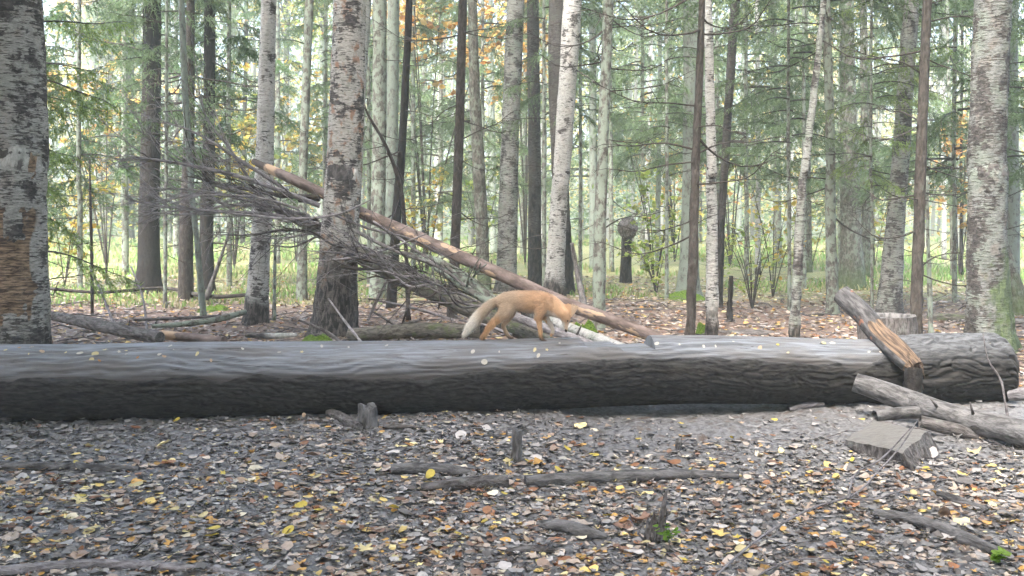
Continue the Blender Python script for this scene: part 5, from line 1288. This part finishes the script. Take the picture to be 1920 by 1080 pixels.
moss_mound("moss cushion at the foot of the slim white birch", 1318, 12.0, 0.10, 0.26)

# ------------------------------------------------------------------ the fox
FD = float(log_y((985-960)/F*7.9))
def FP(px, py, off=0.0): return P(px, py, FD) + np.array([0, off, 0])
PXM = FD/F
body = MB()
def limbt(pts, n=26, seg=20):
    """(px,py,off,half height px,half width px)"""
    q_ = np.array([np.concatenate([FP(a_, b_, o_), [h_*PXM, w2*PXM]]) for a_, b_, o_, h_, w2 in pts])
    q_ = spline(q_, n)
    p3, hh, ww = q_[:, :3], np.maximum(q_[:, 3], 0.004), np.maximum(q_[:, 4], 0.004)
    t_ = np.gradient(p3, axis=0); t_ /= np.linalg.norm(t_, axis=1)[:, None]
    b_ = np.array([0, 1.0, 0]) - t_*t_[:, 1:2]; b_ /= np.linalg.norm(b_, axis=1)[:, None]
    a_ = np.cross(b_, t_)
    th_ = np.linspace(0, 2*np.pi, seg, endpoint=False)
    # round the ends
    P_, H2, W2, A_, B_ = [p3[0]-t_[0]*hh[0]*0.7], [hh[0]*0.35], [ww[0]*0.35], [a_[0]], [b_[0]]
    for i in range(n): P_.append(p3[i]); H2.append(hh[i]); W2.append(ww[i]); A_.append(a_[i]); B_.append(b_[i])
    P_.append(p3[-1]+t_[-1]*hh[-1]*0.7); H2.append(hh[-1]*0.35); W2.append(ww[-1]*0.35); A_.append(a_[-1]); B_.append(b_[-1])
    P_, H2, W2, A_, B_ = map(np.array, (P_, H2, W2, A_, B_))
    V = P_[:, None]+np.cos(th_)[None, :, None]*A_[:, None]*H2[:, None, None]+np.sin(th_)[None, :, None]*B_[:, None]*W2[:, None, None]
    N_ = len(P_)
    Vf = np.vstack([V.reshape(-1, 3), P_[0], P_[-1]])
    jj = np.arange(seg); jn = (jj+1) % seg
    fs = [ringfaces(N_, seg), np.stack([np.full(seg, N_*seg), jj, jn], 1), np.stack([np.full(seg, N_*seg+1), (N_-1)*seg+jn, (N_-1)*seg+jj], 1)]
    body.add(Vf, fs)
NR, FR = -0.048, 0.048
limbt([(934, 566, 0, 11, 12), (944, 565, 0, 16, 15), (957, 565, 0, 19, 16), (973, 564, 0, 19.5, 16), (992, 565.5, 0, 21, 18), (1010, 567, 0, 22, 18), (1025, 570, 0, 21, 16), (1037, 575, 0, 19, 14), (1047, 581, -0.01, 16, 13), (1054, 586, -0.02, 13.5, 13)], 50, 28)
limbt([(1052, 583, -0.02, 12, 12.5), (1058, 590, -0.025, 12, 13.5), (1060, 598, -0.03, 9.5, 11), (1060, 606, -0.035, 6.5, 7), (1060.5, 613, -0.04, 4.6, 4.8), (1060.5, 619, -0.043, 2.8, 3.0)], 26)
limbt([(936, 563, 0, 8, 8), (925, 568, 0, 8.5, 8.5), (912, 578, -0.01, 9.5, 9.5), (900, 590, -0.02, 10, 10), (889, 604, -0.03, 9.8, 9.8), (879, 617, -0.035, 7.5, 7.5), (872, 627, -0.035, 4, 4)], 34)
limbt([(953, 570, NR*0.7, 16, 9), (948, 584, NR, 14, 9), (938, 594, NR, 10, 7), (927, 603, NR, 7.2, 5.2), (917, 612, NR, 5.4, 4.2), (911, 622, NR, 4.2, 3.6), (905, 633, NR, 3.7, 3.6), (907, 636.5, NR, 3.2, 4)], 34)
limbt([(958, 574, FR*0.7, 14, 9), (957, 588, FR, 10, 7), (951, 600, FR, 6.5, 5), (944, 613, FR, 4.6, 4), (949, 624, FR, 3.8, 3.4), (955, 633, FR, 3.7, 3.5), (962, 636, FR, 3.2, 4)], 34)
limbt([(1019, 566, NR*0.8, 15, 8), (1014, 581, NR, 12, 7.5), (1010, 594, NR, 7.2, 5.5), (1011, 607, NR, 5.2, 4.4), (1013, 621, NR, 4.2, 3.7), (1014.5, 632, NR, 4.0, 3.8), (1020, 638, NR, 3.6, 4.4), (1025, 639, NR, 2.8, 4)], 34)
limbt([(1022, 572, FR*0.8, 14, 8), (1021, 588, FR, 9.5, 6), (1026, 600, FR, 6, 5), (1033, 611, FR, 4.6, 4), (1037, 620, FR, 3.8, 3.6), (1036, 626, FR, 3.6, 3.8), (1033, 630, FR, 2.8, 3.4)], 30)
def ear(off, dx=0, dy=0):
    tip = FP(1084+dx, 573+dy, off*1.35); b1 = FP(1056+dx, 571+dy, off*0.8); b2 = FP(1071+dx, 594+dy, off*1.25); b3 = FP(1062+dx, 583+dy, off*0.35)
    cb_ = (b1+b2+b3)/3
    rows_ = []
    for u_ in np.linspace(-0.25, 1, 9):
        f_ = (1-max(0, u_))**0.75*1.05 if u_ < 1 else 0.05
        rows_.append(np.array([cb_+(b_-cb_)*max(f_, 0.08)+(tip-cb_)*u_ for b_ in (b1, (b1+b2)/2+(b1+b2-2*b3)*0.12, b2, (b2+b3)/2, b3, (b1+b3)/2)]))
    V = np.vstack(rows_+[cb_[None]-(tip-cb_)*0.3, tip[None]])
    jj = np.arange(6); jn = (jj+1) % 6
    body.add(V, [ringfaces(9, 6), np.stack([np.full(6, 54), jj, jn], 1), np.stack([np.full(6, 55), 48+jn, 48+jj], 1)])
ear(-0.048); ear(0.030, -4, -1)
tmp = bpy.data.objects.new("fox_source", body.mesh("fox_source")); COL.objects.link(tmp)
rm = tmp.modifiers.new("r", 'REMESH'); rm.mode = 'VOXEL'; rm.voxel_size = 0.0048
sm = tmp.modifiers.new("s", 'SMOOTH'); sm.factor = 0.5; sm.iterations = 5
dg = bpy.context.evaluated_depsgraph_get()
fm = bpy.data.meshes.new_from_object(tmp.evaluated_get(dg))
bpy.data.objects.remove(tmp)
nvt = len(fm.vertices)
co = np.empty(nvt*3, np.float32); fm.vertices.foreach_get("co", co); co = co.reshape(-1, 3).astype(float)
no = np.empty(nvt*3, np.float32); fm.vertex_normals.foreach_get("vector", no); no = no.reshape(-1, 3).astype(float)
def foxpx(c_):
    v = c_-np.array([0, 0, CAMZ]); dpt = v[:, 1]*CP - v[:, 2]*SP; upc = v[:, 1]*SP + v[:, 2]*CP
    k_ = F/dpt
    return 960+v[:, 0]*k_*1.0, 540-upc*k_
def foxcol(c_, n_):
    x_, y_2 = foxpx(c_)
    N_ = len(c_)
    tan_ = np.array([0.52, 0.325, 0.20]); org = np.array([0.46, 0.275, 0.15]); grey = np.array([0.42, 0.33, 0.25]); wht = np.array([0.68, 0.63, 0.56]); blk = np.array([0.04, 0.03, 0.027])
    def mixc(a_, b_, f_): return a_*(1-f_[:, None])+b_*f_[:, None]
    c2 = np.repeat(tan_[None], N_, 0)*(1+0.12*vn(c_[:, 0]*25, c_[:, 1]*25, c_[:, 2]*40, 3))[:, None]
    c2 = mixc(c2, grey, 0.75*sst(1000, 955, x_)*sst(615, 590, y_2)*(x_ > 918))          # hindquarters greyer
    c2 = mixc(c2, np.array([0.30, 0.165, 0.085]), 0.45*sst(548, 545, y_2-0*x_)*(x_ > 940)*(x_ < 1040))
    c2 = mixc(c2, grey*0.9, 0.5*sst(577, 586, y_2)*(x_ > 965)*(x_ < 1008))
    leg = sst(588, 602, y_2)*(x_ > 898)*(x_ < 1045)
    tail = sst(930, 905, x_)*(c_[:, 2] > 0.50)*sst(612, 600, y_2 - (x_-885)*1.2)
    c2 = mixc(c2, org, leg*(x_ > 900))
    c2 = mixc(c2, grey*1.05, 0.6*leg*(x_ > 938)*(x_ < 972))
    c2 = mixc(c2, blk, 0.95*sst(622, 638, y_2)*(x_ > 938)*(x_ < 1030))
    c2 = mixc(c2, blk, 0.8*sst(624, 637, y_2)*(x_ > 898)*(x_ < 915))
    istail = (x_ < 926) & (y_2 < 578 + (926-x_)*0.95 + 8) & (y_2 < 634) & ~((x_ > 901) & (y_2 > 604 + 0*(x_)))
    c2 = np.where(istail[:, None], mixc(np.repeat((grey*1.08)[None], N_, 0), wht, sst(908, 885, x_)), c2)
    # head: pale cheek, throat and muzzle underside
    pale = sst(1046, 1058, x_)*0+sst(600, 612, y_2)*(x_ > 1040)*(x_ < 1075)
    thr = (x_ > 1026)*(x_ < 1059)*sst(-2, 8, (y_2-582)-(x_-1036)*0.9)*(y_2 > 582)*(y_2 < 625)
    c2 = mixc(c2, wht*0.9, np.clip(0.75*thr+0.35*pale, 0, 1))
    c2 = mixc(c2, grey*1.15, 0.7*(x_ > 1071)*(y_2 < 592)*1.0)
    nose = (np.hypot(x_-1060.8, y_2-620) < 2.6)
    c2[nose] = blk*0.6
    return np.clip(c2*np.array([1.10, 1.10, 1.06]), 0.008, 0.9)
fc = foxcol(co, no)
at = fm.attributes.new("col", 'FLOAT_COLOR', 'POINT')
at.data.foreach_set("color", np.hstack([fc, np.ones((nvt, 1))]).astype(np.float32).ravel())
fm.polygons.foreach_set("use_smooth", np.ones(len(fm.polygons), bool))
m, nt, bs = newmat("fox_fur")
c = attr(nt, "col", "Color")
n_ = noi(nt, vmul(nt, nd(nt, "ShaderNodeNewGeometry").outputs["Position"], (90, 160, 260)), 1.0, 3)
setc(nt, bs, mx(nt, 1.0, c, mx(nt, n_, (0.72,)*3, (1.25,)*3), 'MULTIPLY'), 0.8, 0.15)
bs.inputs["Sheen Weight"].default_value = 0.25
M['fur'] = m
fb = FP(985, 637, 0); fb[2] = LOGTOP(985)
fm.transform(Matrix.Translation(-Vector(fb)))
fox = link("fox", fm, m, None, "orange red fox sniffing head down as it walks along the log", "fox", None, None, tuple(fb))
# fur tufts lying backwards along the body
nf = 26000
pick = rng.integers(0, nvt, nf)
o_, nn_ = co[pick], no[pick]
x_, y_2 = foxpx(o_)
flow = np.repeat(np.array([[-1.0, 0, -0.25]]), nf, 0)
tl = x_ < 930
flow[tl] = [-0.72, 0, -0.70]
lg = (y_2 > 600) & (x_ > 898) & (x_ < 1042); flow[lg] = [-0.2, 0, -1.0]
hd = (x_ > 1040); flow[hd] = [-0.45, 0, 0.8]
flow -= nn_*np.sum(flow*nn_, 1)[:, None]
flow /= np.linalg.norm(flow, axis=1)[:, None]+1e-6
dv = flow + nn_*rng.uniform(0.15, 0.65, (nf, 1)) + rng.normal(0, 0.16, (nf, 3))
dv /= np.linalg.norm(dv, axis=1)[:, None]
ln_ = np.where(tl, rng.uniform(0.018, 0.042, nf), np.where(lg | hd, rng.uniform(0.007, 0.015, nf), rng.uniform(0.014, 0.030, nf)))
sd_ = np.cross(dv, nn_); sd_ /= np.linalg.norm(sd_, axis=1)[:, None]+1e-6
wd2 = 0.0013+0.0012*rng.random(nf)
o2 = o_-nn_*0.002
V = np.stack([o2-sd_*wd2[:, None], o2+sd_*wd2[:, None], o2+dv*ln_[:, None]], 1).reshape(-1, 3)-fb
fcol = fc[pick]*(0.8+0.45*rng.random((nf, 1)))
link("fur_coat", MB().add(V, np.arange(nf*3).reshape(-1, 3), None, np.repeat(np.clip(fcol, 0, 1), 3, 0)).mesh("fur_coat", False), M['fur'], fox)
# eyes and nose
m, nt, bs = newmat("eye_dark"); setc(nt, bs, (0.012, 0.009, 0.007), 0.15, 0.6); M['eye'] = m
def ball(c_, r_, nm, sc=(1, 1, 1)):
    u3, v3 = np.meshgrid(np.linspace(0, np.pi, 10), np.linspace(0, 2*np.pi, 14, endpoint=False), indexing='ij')
    nv3 = np.stack([np.sin(u3)*np.cos(v3)*sc[0], np.sin(u3)*np.sin(v3)*sc[1], np.cos(u3)*sc[2]], 2)*r_
    link(nm, MB().add(nv3.reshape(-1, 3)+c_-fb, ringfaces(10, 14)).mesh(nm), M['eye'], fox)
ball(FP(1063.5, 600, -0.066), 0.0065, "eye"); ball(FP(1063.5, 600, 0.012), 0.0065, "eye"); ball(FP(1060.8, 620.2, -0.043), 0.010, "nose", (1, 1.1, 0.8))

HAZE = 0.0038
# ------------------------------------------------------------------ damp air
hb = bpy.data.meshes.new("haze")
x0, x1, y0, y1, z0, z1 = -150, 150, -20, 135, -1.6, 27
hb.from_pydata([(x, y, z) for x in (x0, x1) for y in (y0, y1) for z in (z0, z1)], [], [(0, 1, 3, 2), (4, 6, 7, 5), (0, 4, 5, 1), (2, 3, 7, 6), (0, 2, 6, 4), (1, 5, 7, 3)])
m, nt, bs = newmat("haze")
nt.nodes.remove(bs)
pv = nd(nt, "ShaderNodeVolumePrincipled", {"Color": (0.80, 0.90, 0.88, 1), "Density": HAZE, "Anisotropy": 0.2})
nt.links.new(pv.outputs[0], nt.nodes["Material Output"].inputs["Volume"])
link("haze", hb, m, None, "pale damp air hanging between the trees", "haze", None, "stuff")

# ------------------------------------------------------------------ unseen trees added around the viewpoint, crowns thickened to shade the foreground
random.seed(77); rng = np.random.default_rng(77)
mb = MB()
pos_all, col_all, sz_all = [], [], []
for k in range(76):
    while True:
        x, y = random.uniform(-17, 17), random.uniform(-16, 10.5)
        if math.hypot(x, y) > 1.7 and not (y > 0 and abs(x) < y*0.60+1.3): break
    z0 = float(gz(x, y))-0.1; r = random.uniform(0.08, 0.2); h_ = random.uniform(13, 20)
    c = np.array(random.choice([(0.36, 0.36, 0.33), (0.09, 0.075, 0.06), (0.20, 0.21, 0.18)]))
    tube(mb, np.array([[x, y, z0], [x+random.gauss(0, .2), y, z0+h_*0.5], [x+random.gauss(0, .4), y, z0+h_]]), np.array([r, r*0.75, r*0.2]), 8, C=c, cap=False)
    m_ = 420; u_ = rng.random(m_)**0.9; zc = 5.2+(h_-5.2)*u_
    a_ = rng.random(m_)*6.28; rr_ = (3.3*(1-0.7*u_))*np.sqrt(rng.random(m_))
    pos_all.append(np.stack([x+rr_*np.cos(a_), y+rr_*np.sin(a_), zc], 1))
    col_all.append(np.repeat(np.array(random.choice([DG_, DG_, YEL[1], GRN[0], GG_]))[None], m_, 0)*(0.7+0.6*rng.random((m_, 1))))
    sz_all.append(0.5+0.5*rng.random(m_))
pos_all, col_all, sz_all = np.vstack(pos_all), np.vstack(col_all), np.concatenate(sz_all)
n = len(pos_all)
scatter(mb, tri, pos_all, sz_all, rng.random(n)*6.28, rng.normal(0.4, 0.4, n), rng.random(n)*6.28, col_all)
link("unseen_shade_wood", mb.mesh("unseen_shade_wood", False), M['leaf'], label="unseen wood added around the viewpoint to shade the foreground", cat="wood", kind="stuff")
